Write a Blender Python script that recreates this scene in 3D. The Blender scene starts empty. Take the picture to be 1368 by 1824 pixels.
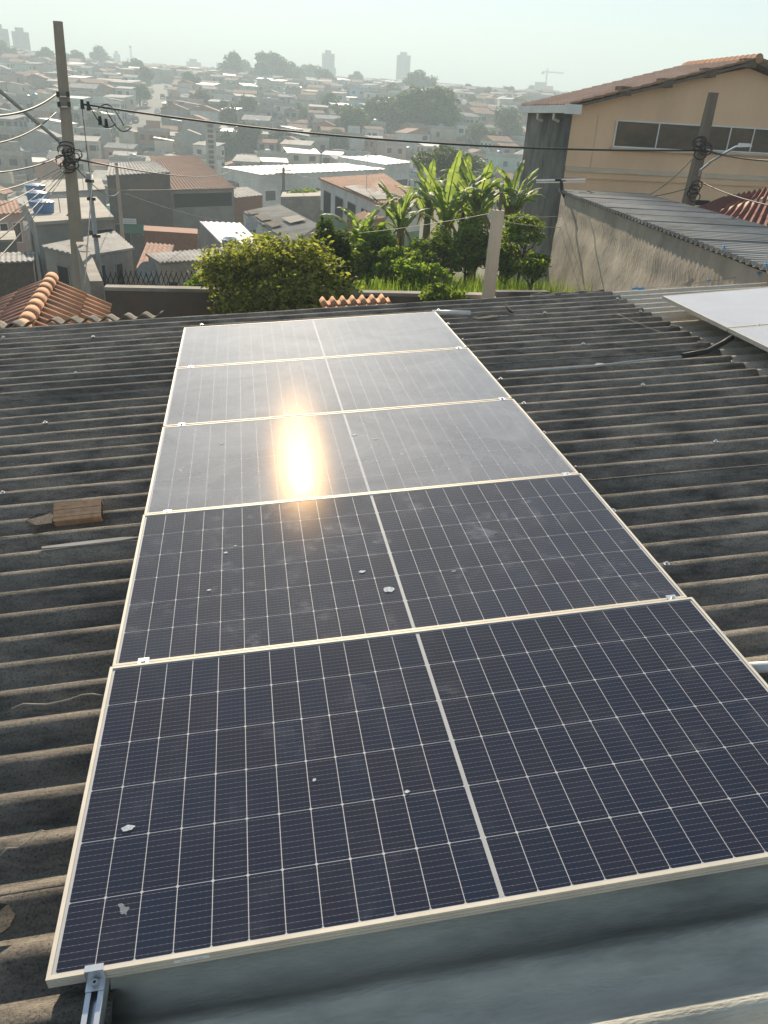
import bpy, bmesh, math, random
from mathutils import Vector, Matrix, noise
R = math.radians
random.seed(7)
sc = bpy.context.scene
col = sc.collection

# ------------------------------------------------------------------ camera
FPX, CX, CY = 1377.5, 684.0, 912.0
CAM = Vector((0.5147, -1.2497, 6.4667))
RC = Matrix(((0.9846152, -0.1669183, 0.0516834), (-0.0299920, -0.4528281, -0.8910932), (0.1721435, 0.8758339, -0.4508677)))  # rows: right, down, forward
cam_d = bpy.data.cameras.new('camera')
cam = bpy.data.objects.new('camera', cam_d); col.objects.link(cam)
cam_d.sensor_fit = 'VERTICAL'; cam_d.sensor_height = 24.0; cam_d.lens = 24.0 * FPX / 1824.0
cam_d.clip_start = 0.05; cam_d.clip_end = 20000
cm = Matrix.Identity(4)
for i in range(3):
    cm[i][0] = RC[0][i]; cm[i][1] = -RC[1][i]; cm[i][2] = -RC[2][i]; cm[i][3] = CAM[i]
cam.matrix_world = cm
sc.camera = cam

# ------------------------------------------------------------------ light
SUN_EL, SUN_AZ = R(27.8), R(0.0)          # azimuth measured from +Y towards +X
w = bpy.data.worlds.new('World'); sc.world = w; w.use_nodes = True
nt = w.node_tree; nt.nodes.clear()
sky = nt.nodes.new('ShaderNodeTexSky'); sky.sky_type = 'NISHITA'; sky.sun_disc = False
sky.sun_elevation = SUN_EL; sky.sun_rotation = SUN_AZ
sky.altitude = 300; sky.air_density = 1.15; sky.dust_density = 0.25; sky.ozone_density = 1.0
bg = nt.nodes.new('ShaderNodeBackground'); bg.inputs['Strength'].default_value = 0.060
wo = nt.nodes.new('ShaderNodeOutputWorld')
nt.links.new(sky.outputs[0], bg.inputs[0]); nt.links.new(bg.outputs[0], wo.inputs[0])
sd = bpy.data.lights.new('sun', 'SUN'); sd.energy = 5.0; sd.angle = R(0.55); sd.color = (1.0, 0.85, 0.65)
so = bpy.data.objects.new('sun', sd); col.objects.link(so)
sdir = Vector((math.sin(SUN_AZ) * math.cos(SUN_EL), math.cos(SUN_AZ) * math.cos(SUN_EL), math.sin(SUN_EL)))
so.rotation_euler = sdir.to_track_quat('Z', 'Y').to_euler(); so.location = (0, 0, 60)
sc.view_settings.view_transform = 'Standard'; sc.view_settings.look = 'None'
sc.view_settings.exposure = 1.06; sc.view_settings.gamma = 1.0
sc.render.engine = 'CYCLES'
cy = sc.cycles
cy.use_denoising = True; cy.max_bounces = 7; cy.diffuse_bounces = 3; cy.glossy_bounces = 3; cy.transmission_bounces = 4
cy.transparent_max_bounces = 10; cy.volume_bounces = 1; cy.caustics_reflective = False; cy.caustics_refractive = False
cy.sample_clamp_indirect = 6.0
HAZE_DENSITY = 0.0015

# ------------------------------------------------------------------ helpers: space
def ray(x, y):
    c = Vector(((x - CX) / FPX, (y - CY) / FPX, 1.0))
    return RC.transposed() @ c
def at(x, y, d):
    """the point seen at photo pixel (x, y), d metres away along the ground"""
    r = ray(x, y); return CAM + r * (d / math.hypot(r.x, r.y))
def px(p):
    c = RC @ (Vector(p) - CAM); return CX + FPX * c.x / c.z, CY + FPX * c.y / c.z, c.z
RM = Matrix(((0.9970791, 0.0, -0.0763757, 0.0), (-0.0018757, 0.9996984, -0.0244872, 0.0), (0.0763527, 0.0245590, 0.9967784, 4.6), (0, 0, 0, 1)))  # roof frame (u along the sheets, v along the ridge, n up) to world
RMI = RM.inverted()
def rp(x, y, h=-0.15):
    """roof-frame point seen at photo pixel (x, y), h above the panel plane"""
    o = RMI @ CAM; d = RMI.to_3x3() @ ray(x, y); return o + d * ((h - o.z) / d.z)

def lerp(a, b, t): return a + (b - a) * t
PROFILE = [(0, 0.5), (14, 0.8), (20, 0.4), (30, -2.6), (45, -4.4), (80, -8.2), (130, -11.8), (165, -10.5), (200, -6.0), (250, 0.5), (350, 9.5), (500, 20.5), (700, 32), (820, 34), (1000, 30), (1500, 10), (4200, 0)]
def prof(d):
    for (a, za), (b, zb) in zip(PROFILE, PROFILE[1:]):
        if d <= b:
            t = (d - a) / (b - a); return lerp(za, zb, t)
    return 0.0
def tz(x, y):
    dx, dy = x - CAM.x, y - CAM.y
    d = math.hypot(dx, dy); az = math.degrees(math.atan2(dx, dy))
    z = prof(d)
    k = min(1.0, max(0.0, (d - 140) / 500))
    s = 1.0 + 0.0 * az
    if az > 12: s -= (min(az, 34) - 12) * 0.013
    if az < -8: s += (min(-az, 30) - 8) * 0.014
    z = z * (1 - k) + z * s * k if z > 0 else z
    z += k * 4.0 * noise.noise(Vector((x * 0.006, y * 0.006, 3.1)))
    return z
def hit(x, y, d0=40, d1=1400):
    d = d0
    while d < d1:
        p = at(x, y, d)
        if p.z <= tz(p.x, p.y): return Vector((p.x, p.y, tz(p.x, p.y)))
        d *= 1.01
    return None

# ------------------------------------------------------------------ helpers: objects
def tag(o, label=None, cat=None, group=None, kind=None):
    if label: o['label'] = label
    if cat: o['category'] = cat
    if group: o['group'] = group
    if kind: o['kind'] = kind
    return o
def empty(name, loc=(0, 0, 0), rz=0.0, mw=None):
    o = bpy.data.objects.new(name, None); col.objects.link(o)
    if mw is not None: o.matrix_world = mw
    else: o.location = loc; o.rotation_euler = (0, 0, rz)
    return o
def link(name, me, parent=None, loc=None, rot=None, scale=None, mw=None):
    o = bpy.data.objects.new(name, me); col.objects.link(o)
    if parent: o.parent = parent
    if mw is not None: o.matrix_local = mw
    if loc is not None: o.location = loc
    if rot is not None: o.rotation_euler = rot
    if scale is not None: o.scale = scale
    return o

class MB:
    """collects faces; build() links them as one mesh object"""
    def __init__(s): s.v = []; s.f = []; s.m = []; s.cur = 0
    def add(s, vs, fs):
        b = len(s.v); s.v += [tuple(p) for p in vs]
        for f in fs: s.f.append(tuple(b + i for i in f)); s.m.append(s.cur)
        return s
    def hexa(s, c):  # 8 corners: bottom 4 ccw, top 4 ccw
        return s.add(c, [(3, 2, 1, 0), (4, 5, 6, 7), (0, 1, 5, 4), (1, 2, 6, 5), (2, 3, 7, 6), (3, 0, 4, 7)])
    def box(s, x0, x1, y0, y1, z0, z1):
        return s.hexa([(x0, y0, z0), (x1, y0, z0), (x1, y1, z0), (x0, y1, z0), (x0, y0, z1), (x1, y0, z1), (x1, y1, z1), (x0, y1, z1)])
    def tube(s, pts, r, n=6, caps=True, r2=None):
        pts = [Vector(p) for p in pts]; k = len(pts); rings = []
        prev = None
        for i, p in enumerate(pts):
            t = (pts[min(i + 1, k - 1)] - pts[max(i - 1, 0)]).normalized()
            a = Vector((0, 0, 1)) if abs(t.z) < 0.9 else Vector((1, 0, 0))
            if prev is not None and abs(prev.dot(t)) < 0.95: a = prev
            e1 = (a - t * a.dot(t)).normalized(); e2 = t.cross(e1); prev = e1
            rr = r if r2 is None else lerp(r, r2, i / (k - 1))
            rings.append([p + (e1 * math.cos(2 * math.pi * j / n) + e2 * math.sin(2 * math.pi * j / n)) * rr for j in range(n)])
        vs = [q for rg in rings for q in rg]; fs = []
        for i in range(k - 1):
            for j in range(n):
                fs.append((i * n + j, i * n + (j + 1) % n, (i + 1) * n + (j + 1) % n, (i + 1) * n + j))
        if caps: fs.append(tuple(reversed(range(n)))); fs.append(tuple(range((k - 1) * n, k * n)))
        return s.add(vs, fs)
    def mesh(s, name, mats, smooth=False):
        me = bpy.data.meshes.new(name); me.from_pydata(s.v, [], s.f)
        for m in (mats if isinstance(mats, (list, tuple)) else [mats]): me.materials.append(m)
        if any(s.m): me.polygons.foreach_set('material_index', s.m)
        if smooth: me.polygons.foreach_set('use_smooth', [True] * len(me.polygons))
        me.update(); return me
    def build(s, name, mats, parent=None, smooth=False, **k):
        return link(name, s.mesh(name, mats, smooth), parent, **k)

# ------------------------------------------------------------------ materials
def nodes(name):
    m = bpy.data.materials.new(name); m.use_nodes = True
    t = m.node_tree; return m, t, t.nodes['Principled BSDF']
def N(t, kind, **k):
    n = t.nodes.new(kind)
    for a, b in k.items():
        if a in n.inputs: n.inputs[a].default_value = b
        else: setattr(n, a, b)
    return n
def L(t, a, b): t.links.new(a, b)
def ramp(t, fac, stops):
    r = t.nodes.new('ShaderNodeValToRGB'); e = r.color_ramp.elements
    while len(e) < len(stops): e.new(0.5)
    for x, (p, c) in zip(e, stops):
        x.position = p; x.color = (c, c, c, 1) if isinstance(c, (int, float)) else (*c, 1)
    L(t, fac, r.inputs[0]); return r
def coord(t, world=True, scale=(1, 1, 1)):
    if world: o = N(t, 'ShaderNodeNewGeometry').outputs['Position']
    else: o = N(t, 'ShaderNodeTexCoord').outputs['Object']
    mp = N(t, 'ShaderNodeMapping'); mp.inputs['Scale'].default_value = scale; L(t, o, mp.inputs[0]); return mp.outputs[0]
def mixc(t, fac, a, b):
    m = t.nodes.new('ShaderNodeMix'); m.data_type = 'RGBA'
    for s, v in ((0, fac), (6, a), (7, b)):
        if hasattr(v, 'type') and hasattr(v, 'is_linked'): L(t, v, m.inputs[s])
        elif s == 0: m.inputs[0].default_value = v
        else: m.inputs[s].default_value = (*v, 1)
    return m.outputs[2]
def mat(name, c1, c2=None, scale=4.0, rough=0.85, bump=0.0, bscale=None, stretch=(1, 1, 1), world=True, spec=0.3, metal=0.0, stain=None, lo=0.38, hi=0.64):
    m, t, p = nodes(name)
    p.inputs['Roughness'].default_value = rough; p.inputs['Specular IOR Level'].default_value = spec; p.inputs['Metallic'].default_value = metal
    if c2 is None: c2 = tuple(x * 0.72 for x in c1)
    co = coord(t, world, stretch)
    n1 = N(t, 'ShaderNodeTexNoise', Scale=scale, Detail=7.0, Roughness=0.62); L(t, co, n1.inputs['Vector'])
    r = ramp(t, n1.outputs['Fac'], [(lo, 0.0), (hi, 1.0)])
    c = mixc(t, r.outputs[0], c1, c2)
    if stain:
        n2 = N(t, 'ShaderNodeTexNoise', Scale=scale * 0.27, Detail=5.0, Roughness=0.7); L(t, co, n2.inputs['Vector'])
        r2 = ramp(t, n2.outputs['Fac'], [(0.47, 0.0), (0.68, 0.85)])
        c = mixc(t, r2.outputs[0], c, stain)
    L(t, c, p.inputs['Base Color'])
    if bump:
        nb = N(t, 'ShaderNodeTexNoise', Scale=bscale or scale * 6, Detail=5.0); L(t, co, nb.inputs['Vector'])
        b = N(t, 'ShaderNodeBump', Strength=1.0, Distance=bump); L(t, nb.outputs['Fac'], b.inputs['Height']); L(t, b.outputs[0], p.inputs['Normal'])
    return m

def mat_fibre(name, base, dark, light, speck=0.3, lich=0.5):
    """weathered fibre cement: soot, lichen, pale grit"""
    m, t, p = nodes(name)
    p.inputs['Roughness'].default_value = 0.92; p.inputs['Specular IOR Level'].default_value = 0.2
    co = coord(t, True, (1, 1, 1)); cs = coord(t, True, (0.35, 1.2, 1.2))
    a = N(t, 'ShaderNodeTexNoise', Scale=9.0, Detail=9.0, Roughness=0.7); L(t, cs, a.inputs['Vector'])
    c = mixc(t, ramp(t, a.outputs['Fac'], [(0.36, 0.0), (0.66, 1.0)]).outputs[0], base, dark)
    b = N(t, 'ShaderNodeTexNoise', Scale=2.3, Detail=6.0, Roughness=0.75); L(t, co, b.inputs['Vector'])
    c = mixc(t, ramp(t, b.outputs['Fac'], [(0.5, 0.0), (0.75, lich)]).outputs[0], c, light)
    pt_ = N(t, 'ShaderNodeTexNoise', Scale=0.9, Detail=4.0, Roughness=0.6); L(t, co, pt_.inputs['Vector'])
    c = mixc(t, ramp(t, pt_.outputs['Fac'], [(0.48, 0.0), (0.66, 0.55)]).outputs[0], c, dark)
    f = N(t, 'ShaderNodeTexNoise', Scale=120.0, Detail=5.0, Roughness=0.85); L(t, co, f.inputs['Vector'])
    c = mixc(t, ramp(t, f.outputs['Fac'], [(0.37, 0.8), (0.50, 0.0)]).outputs[0], c, tuple(x * 0.35 for x in dark))
    v = N(t, 'ShaderNodeTexVoronoi', Scale=38.0); L(t, co, v.inputs['Vector'])
    s = N(t, 'ShaderNodeTexNoise', Scale=13.0, Detail=3.0); L(t, co, s.inputs['Vector'])
    vr = ramp(t, v.outputs['Distance'], [(0.05, speck), (0.16, 0.0)])
    mm = N(t, 'ShaderNodeMath', operation='MULTIPLY'); L(t, vr.outputs[0], mm.inputs[0]); L(t, ramp(t, s.outputs['Fac'], [(0.52, 0.0), (0.62, 1.0)]).outputs[0], mm.inputs[1])
    c = mixc(t, mm.outputs[0], c, (0.55, 0.52, 0.47))
    L(t, c, p.inputs['Base Color'])
    bp = N(t, 'ShaderNodeBump', Strength=1.0, Distance=0.010); L(t, f.outputs['Fac'], bp.inputs['Height'])
    b2 = N(t, 'ShaderNodeBump', Strength=0.8, Distance=0.02); L(t, a.outputs['Fac'], b2.inputs['Height']); L(t, bp.outputs[0], b2.inputs['Normal']); L(t, b2.outputs[0], p.inputs['Normal'])
    return m

def mat_leaf(name, c1, c2, trans=0.45):
    m, t, p = nodes(name)
    g = N(t, 'ShaderNodeNewGeometry')
    r = ramp(t, g.outputs['Random Per Island'], [(0.0, c1), (1.0, c2)])
    L(t, r.outputs[0], p.inputs['Base Color']); p.inputs['Roughness'].default_value = 0.55; p.inputs['Specular IOR Level'].default_value = 0.25
    tr = N(t, 'ShaderNodeBsdfTranslucent')
    mx = N(t, 'ShaderNodeMix', data_type='RGBA', blend_type='MULTIPLY'); mx.inputs[0].default_value = 1.0; L(t, r.outputs[0], mx.inputs[6]); mx.inputs[7].default_value = (1.5, 1.5, 0.6, 1)
    L(t, mx.outputs[2], tr.inputs[0])
    s = N(t, 'ShaderNodeMixShader'); s.inputs[0].default_value = trans
    L(t, p.outputs[0], s.inputs[1]); L(t, tr.outputs[0], s.inputs[2]); L(t, s.outputs[0], t.nodes['Material Output'].inputs[0])
    return m

def mat_pane(name, tint=(0.012, 0.014, 0.016), rough=0.04):
    m, t, p = nodes(name)
    p.inputs['Base Color'].default_value = (*tint, 1); p.inputs['Roughness'].default_value = rough; p.inputs['Specular IOR Level'].default_value = 0.6
    return m

M = {}
M['fibre'] = mat_fibre('old_fibre_cement', (0.43, 0.38, 0.315), (0.105, 0.098, 0.09), (0.50, 0.445, 0.375))
M['fibre_wet'] = mat_fibre('soot_dark_fibre_cement', (0.22, 0.19, 0.155), (0.09, 0.082, 0.072), (0.17, 0.155, 0.13))
M['fibre_pale'] = mat_fibre('pale_fibre_cement', (0.70, 0.65, 0.56), (0.58, 0.53, 0.45), (0.74, 0.69, 0.6), 0.1, 0.3)
M['fibre_new'] = mat('clean_grey_fibre_cement', (0.56, 0.54, 0.465), (0.45, 0.435, 0.38), 5.0, 0.75, 0.004, 60, (0.6, 2.5, 2.0), stain=(0.22, 0.225, 0.2))
M['fibre_far'] = mat('weathered_sheet', (0.34, 0.34, 0.33), (0.2, 0.2, 0.195), 0.8, 0.85, stain=(0.14, 0.13, 0.12))
M['alu'] = mat('anodised_aluminium', (0.62, 0.575, 0.49), (0.54, 0.50, 0.43), 8.0, 0.6, metal=0.15, spec=0.2)
M['rail'] = mat('mill_aluminium', (0.74, 0.76, 0.78), (0.66, 0.68, 0.70), 8.0, 0.3, metal=0.85, spec=0.5)
M['steel'] = mat('bolt_steel', (0.6, 0.6, 0.6), (0.45, 0.45, 0.45), 30.0, 0.35, metal=1.0)
M['white_back'] = mat('white_backsheet', (0.58, 0.58, 0.59), (0.50, 0.50, 0.51), 3.0, 0.6)
M['ribbon'] = mat('tinned_ribbon', (0.5, 0.5, 0.5), (0.42, 0.42, 0.42), 8, 0.6, spec=0.2)
M['black'] = mat('black_plastic', (0.02, 0.02, 0.022), (0.03, 0.03, 0.03), 10, 0.5)
M['pvc'] = mat('white_pipe', (0.7, 0.72, 0.72), (0.6, 0.62, 0.62), 6, 0.35, spec=0.5)
M['grey_pipe'] = mat('grey_pipe', (0.42, 0.45, 0.47), (0.34, 0.36, 0.38), 6, 0.45)
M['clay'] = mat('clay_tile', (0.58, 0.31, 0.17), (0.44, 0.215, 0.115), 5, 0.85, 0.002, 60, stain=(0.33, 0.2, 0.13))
M['clay_dark'] = mat('dark_clay_tile', (0.40, 0.21, 0.145), (0.28, 0.15, 0.11), 5, 0.9, 0.002, 60, stain=(0.13, 0.075, 0.06))
M['clay_far'] = mat('far_clay_tile', (0.40, 0.20, 0.12), (0.27, 0.14, 0.09), 0.9, 0.9, stain=(0.2, 0.12, 0.09))
M['clay_brown'] = mat('brown_tile', (0.26, 0.125, 0.08), (0.18, 0.09, 0.06), 1.2, 0.9, stain=(0.14, 0.085, 0.07))
M['tan_tile'] = mat('sunlit_tile', (0.76, 0.54, 0.41), (0.66, 0.45, 0.33), 2.0, 0.85, stain=(0.58, 0.40, 0.30))  # clay paled so the backlit roof's brightness sits in the colour
M['brick'] = mat('bare_brick', (0.34, 0.165, 0.10), (0.25, 0.12, 0.08), 6, 0.9, 0.003, 40)
M['droppings'] = mat('dried_droppings', (0.55, 0.59, 0.62), (0.3, 0.33, 0.38), 60, 0.9)
M['brick_face'] = mat('brick_body', (0.66, 0.40, 0.24), (0.52, 0.29, 0.16), 25, 0.85, 0.002, 120, world=False)
M['mortar'] = mat('mortar', (0.36, 0.33, 0.29), None, 12, 0.95)
M['tan'] = mat('tan_painted_render', (0.84, 0.58, 0.385), (0.78, 0.535, 0.35), 1.2, 0.85, 0.0015, 30, (1, 1, 0.35), stain=(0.66, 0.455, 0.30))
M['tan_pale'] = mat('pale_trim', (0.66, 0.55, 0.42), (0.58, 0.48, 0.37), 1.5, 0.85)
M['stucco'] = mat('rough_grey_stucco', (0.42, 0.37, 0.31), (0.27, 0.235, 0.2), 1.6, 0.95, 0.012, 14, (1, 1, 0.55), stain=(0.46, 0.395, 0.3))
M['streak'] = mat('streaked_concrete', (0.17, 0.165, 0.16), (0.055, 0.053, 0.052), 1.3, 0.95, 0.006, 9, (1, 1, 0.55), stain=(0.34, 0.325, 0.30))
M['concrete'] = mat('concrete', (0.36, 0.33, 0.29), (0.26, 0.24, 0.21), 2.5, 0.9, 0.003, 25, stain=(0.18, 0.165, 0.15))
M['concrete_pole'] = mat('pole_concrete', (0.42, 0.35, 0.28), (0.31, 0.26, 0.21), 2.2, 0.9, 0.003, 30, (1, 1, 0.3))
M['post_concrete'] = mat('post_concrete', (0.70, 0.58, 0.45), (0.58, 0.48, 0.37), 2.2, 0.9, 0.003, 30, (1, 1, 0.3))
M['wood_pole'] = mat('grey_pole', (0.20, 0.17, 0.14), (0.13, 0.11, 0.09), 4, 0.9, 0.003, 30, (1, 1, 0.15))
M['dark_render'] = mat('dark_render', (0.13, 0.115, 0.10), (0.09, 0.08, 0.07), 1.5, 0.95, 0.003, 12, stain=(0.17, 0.12, 0.09))
M['grey_render'] = mat('grey_render', (0.34, 0.32, 0.29), (0.25, 0.235, 0.21), 0.9, 0.9, 0.003, 12, stain=(0.19, 0.175, 0.16))
M['white_render'] = mat('white_render', (0.66, 0.65, 0.61), (0.55, 0.54, 0.5), 0.8, 0.85, stain=(0.4, 0.38, 0.34))
M['green_render'] = mat('green_render', (0.17, 0.29, 0.15), (0.13, 0.23, 0.12), 0.9, 0.85, stain=(0.12, 0.17, 0.10))
M['mint'] = mat('mint_render', (0.36, 0.52, 0.44), (0.3, 0.44, 0.37), 0.5, 0.85)
M['cream'] = mat('cream_render', (0.62, 0.54, 0.40), (0.52, 0.45, 0.33), 0.5, 0.85, stain=(0.36, 0.31, 0.25))
M['blue_r'] = mat('pale_blue_render', (0.36, 0.46, 0.58), (0.3, 0.39, 0.5), 0.5, 0.85)
M['pink_r'] = mat('pink_render', (0.55, 0.36, 0.30), (0.46, 0.3, 0.25), 0.5, 0.85)
M['brick_r'] = mat('orange_block', (0.40, 0.21, 0.13), (0.3, 0.16, 0.1), 0.5, 0.9)
M['tower'] = mat('tower_paint', (0.07, 0.075, 0.085), (0.06, 0.065, 0.075), 0.05, 0.8)
M['metal_roof'] = mat('white_metal_roof', (0.50, 0.52, 0.54), (0.42, 0.44, 0.46), 0.4, 0.6, spec=0.3, stain=(0.42, 0.39, 0.35))
M['slab'] = mat('concrete_slab', (0.42, 0.39, 0.34), (0.32, 0.3, 0.26), 0.6, 0.9, stain=(0.22, 0.2, 0.18))
M['blue_tank'] = mat('blue_plastic', (0.09, 0.22, 0.42), (0.07, 0.17, 0.34), 3, 0.45, spec=0.4)
M['awning'] = mat('green_canvas', (0.03, 0.14, 0.085), None, 3, 0.7)
M['dark'] = mat('dark_opening', (0.012, 0.012, 0.013), None, 3, 0.8)
M['pane'] = mat_pane('window_glass')
M['pane_reflections'] = mat('reflection_tinted_glass', (0.05, 0.04, 0.033), (0.15, 0.085, 0.05), 0.7, 0.05, spec=0.6, stain=(0.02, 0.02, 0.02), stretch=(1, 1, 2.2))  # brown and dark blotches paint reflections into the pane colour
M['timber'] = mat('dark_timber', (0.17, 0.135, 0.11), (0.11, 0.085, 0.07), 6, 0.85)
M['red_roof'] = mat('red_tile', (0.22, 0.075, 0.055), (0.15, 0.055, 0.042), 2, 0.9, stain=(0.10, 0.05, 0.045))
M['white_paint'] = mat('white_paint', (0.78, 0.78, 0.76), (0.7, 0.7, 0.68), 2, 0.5)
M['cable'] = mat('black_cable', (0.025, 0.025, 0.027), None, 10, 0.6)
M['pale_cable'] = mat('pale_cable', (0.42, 0.38, 0.31), None, 10, 0.6)
M['insul'] = mat('insulator', (0.06, 0.05, 0.045), None, 10, 0.4)
M['blue_cord'] = mat('blue_cord', (0.02, 0.28, 0.62), None, 10, 0.6)
M['asphalt'] = mat('asphalt', (0.10, 0.098, 0.095), (0.07, 0.069, 0.067), 0.4, 0.9)
M['soil'] = mat('hill_soil', (0.17, 0.145, 0.105), (0.09, 0.105, 0.06), 0.05, 0.95, 0.03, 2.0, stain=(0.22, 0.19, 0.15))
M['leaf_bush'] = mat_leaf('bush_leaf', (0.07, 0.10, 0.025), (0.36, 0.37, 0.12), 0.55)
M['leaf_lime'] = mat_leaf('lime_leaf', (0.10, 0.19, 0.025), (0.26, 0.34, 0.05), 0.55)
M['leaf_dark'] = mat_leaf('dark_leaf', (0.03, 0.055, 0.015), (0.10, 0.13, 0.035), 0.4)
M['leaf_mid'] = mat_leaf('mid_leaf', (0.08, 0.14, 0.03), (0.24, 0.30, 0.07), 0.55)
M['leaf_far'] = mat_leaf('far_leaf', (0.04, 0.065, 0.028), (0.10, 0.13, 0.05), 0.35)
M['banana'] = mat_leaf('banana_blade', (0.14, 0.21, 0.09), (0.30, 0.37, 0.17), 0.5)
M['banana_dry'] = mat_leaf('dry_banana_blade', (0.2, 0.15, 0.07), (0.28, 0.2, 0.09), 0.3)
M['stalk'] = mat('banana_stalk', (0.10, 0.11, 0.045), (0.16, 0.12, 0.07), 5, 0.8)
M['bark'] = mat('bark', (0.10, 0.078, 0.055), (0.06, 0.048, 0.036), 8, 0.95, 0.004, 40)
M['grass'] = mat_leaf('grass_blade', (0.10, 0.18, 0.025), (0.27, 0.36, 0.07), 0.5)
M['car_white'] = mat('white_car_paint', (0.7, 0.7, 0.7), (0.68, 0.68, 0.68), 1, 0.3, spec=0.5)
M['car_dark'] = mat('dark_car_paint', (0.05, 0.055, 0.065), None, 1, 0.3, spec=0.5)

# ------------------------------------------------------------------ solar glass and cells
def mat_cell():
    m, t, p = nodes('silicon_cell')
    co = coord(t, False, (1, 1, 1))
    sp = N(t, 'ShaderNodeSeparateXYZ'); L(t, co, sp.inputs[0])
    def stripes(sock, period, width, off=0.0):
        a = N(t, 'ShaderNodeMath', operation='MULTIPLY_ADD'); L(t, sock, a.inputs[0]); a.inputs[1].default_value = 1 / period; a.inputs[2].default_value = 0.5 + off
        f = N(t, 'ShaderNodeMath', operation='FRACT'); L(t, a.outputs[0], f.inputs[0])
        d = N(t, 'ShaderNodeMath', operation='SUBTRACT'); L(t, f.outputs[0], d.inputs[0]); d.inputs[1].default_value = 0.5
        b = N(t, 'ShaderNodeMath', operation='ABSOLUTE'); L(t, d.outputs[0], b.inputs[0])
        c = N(t, 'ShaderNodeMath', operation='LESS_THAN'); L(t, b.outputs[0], c.inputs[0]); c.inputs[1].default_value = width / period / 2
        return c.outputs[0]
    bus = stripes(sp.outputs['Y'], 0.0182, 0.0011, 0.5)
    pads = stripes(sp.outputs['X'], 0.0152, 0.003)
    g = N(t, 'ShaderNodeObjectInfo')
    base = mixc(t, g.outputs['Random'], (0.006, 0.012, 0.034), (0.011, 0.012, 0.028))
    busc = mixc(t, pads, (0.14, 0.135, 0.135), (0.34, 0.31, 0.29))
    L(t, mixc(t, bus, base, busc), p.inputs['Base Color'])
    p.inputs['Roughness'].default_value = 0.6; p.inputs['Specular IOR Level'].default_value = 0.02
    return m
M['cell'] = mat_cell()
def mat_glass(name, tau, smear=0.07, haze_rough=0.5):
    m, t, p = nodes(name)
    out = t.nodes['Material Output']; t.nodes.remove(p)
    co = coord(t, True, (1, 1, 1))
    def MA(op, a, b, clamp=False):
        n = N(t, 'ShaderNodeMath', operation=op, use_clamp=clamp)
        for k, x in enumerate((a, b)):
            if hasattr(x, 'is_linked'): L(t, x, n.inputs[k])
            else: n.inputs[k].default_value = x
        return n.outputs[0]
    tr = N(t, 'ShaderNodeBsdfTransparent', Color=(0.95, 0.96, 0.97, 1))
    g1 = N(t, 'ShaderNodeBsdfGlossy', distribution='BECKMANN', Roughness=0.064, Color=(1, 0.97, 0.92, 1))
    g2 = N(t, 'ShaderNodeBsdfGlossy', distribution='BECKMANN', Roughness=0.175, Color=(1, 0.68, 0.36, 1))  # orange tint paints the warm halo around the sun glint
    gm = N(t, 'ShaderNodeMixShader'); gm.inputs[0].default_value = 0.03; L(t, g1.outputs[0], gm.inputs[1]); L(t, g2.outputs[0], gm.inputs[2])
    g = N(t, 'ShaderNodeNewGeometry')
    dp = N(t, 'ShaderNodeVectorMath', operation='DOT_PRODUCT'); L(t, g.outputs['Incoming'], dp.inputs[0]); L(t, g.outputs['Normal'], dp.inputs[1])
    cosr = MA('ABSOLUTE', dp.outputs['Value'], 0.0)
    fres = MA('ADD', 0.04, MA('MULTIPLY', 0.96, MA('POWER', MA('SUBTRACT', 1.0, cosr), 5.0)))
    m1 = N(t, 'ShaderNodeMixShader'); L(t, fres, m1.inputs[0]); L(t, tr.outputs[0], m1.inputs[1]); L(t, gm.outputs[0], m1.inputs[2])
    # thin dust film; raised thickness paints reflected sky onto pale panels, denser at flat angles
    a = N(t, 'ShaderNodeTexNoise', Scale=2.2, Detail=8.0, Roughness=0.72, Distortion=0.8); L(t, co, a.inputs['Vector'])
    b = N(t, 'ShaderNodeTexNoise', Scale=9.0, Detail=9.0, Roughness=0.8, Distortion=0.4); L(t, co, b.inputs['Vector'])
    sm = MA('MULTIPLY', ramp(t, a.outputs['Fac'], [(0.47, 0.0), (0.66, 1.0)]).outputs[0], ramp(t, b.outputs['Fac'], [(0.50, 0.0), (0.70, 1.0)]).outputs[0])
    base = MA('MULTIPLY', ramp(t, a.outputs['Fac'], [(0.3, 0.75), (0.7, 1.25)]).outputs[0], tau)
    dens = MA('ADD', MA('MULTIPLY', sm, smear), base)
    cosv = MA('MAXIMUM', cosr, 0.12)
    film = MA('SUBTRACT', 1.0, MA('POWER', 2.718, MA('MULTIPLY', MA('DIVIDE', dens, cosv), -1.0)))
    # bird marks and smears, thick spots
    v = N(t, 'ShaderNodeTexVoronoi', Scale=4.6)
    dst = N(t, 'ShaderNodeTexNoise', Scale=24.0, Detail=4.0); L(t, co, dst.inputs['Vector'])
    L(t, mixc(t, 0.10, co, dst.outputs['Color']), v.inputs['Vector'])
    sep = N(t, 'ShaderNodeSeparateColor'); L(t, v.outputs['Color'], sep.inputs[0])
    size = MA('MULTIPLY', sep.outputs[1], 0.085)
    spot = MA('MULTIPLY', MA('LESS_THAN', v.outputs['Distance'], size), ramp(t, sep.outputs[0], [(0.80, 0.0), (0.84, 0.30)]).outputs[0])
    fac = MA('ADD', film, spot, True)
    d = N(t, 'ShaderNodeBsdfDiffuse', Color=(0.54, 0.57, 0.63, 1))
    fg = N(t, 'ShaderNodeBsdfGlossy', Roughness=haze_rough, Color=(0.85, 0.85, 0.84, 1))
    dm = N(t, 'ShaderNodeMixShader'); dm.inputs[0].default_value = 0.02; L(t, d.outputs[0], dm.inputs[1]); L(t, fg.outputs[0], dm.inputs[2])
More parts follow.
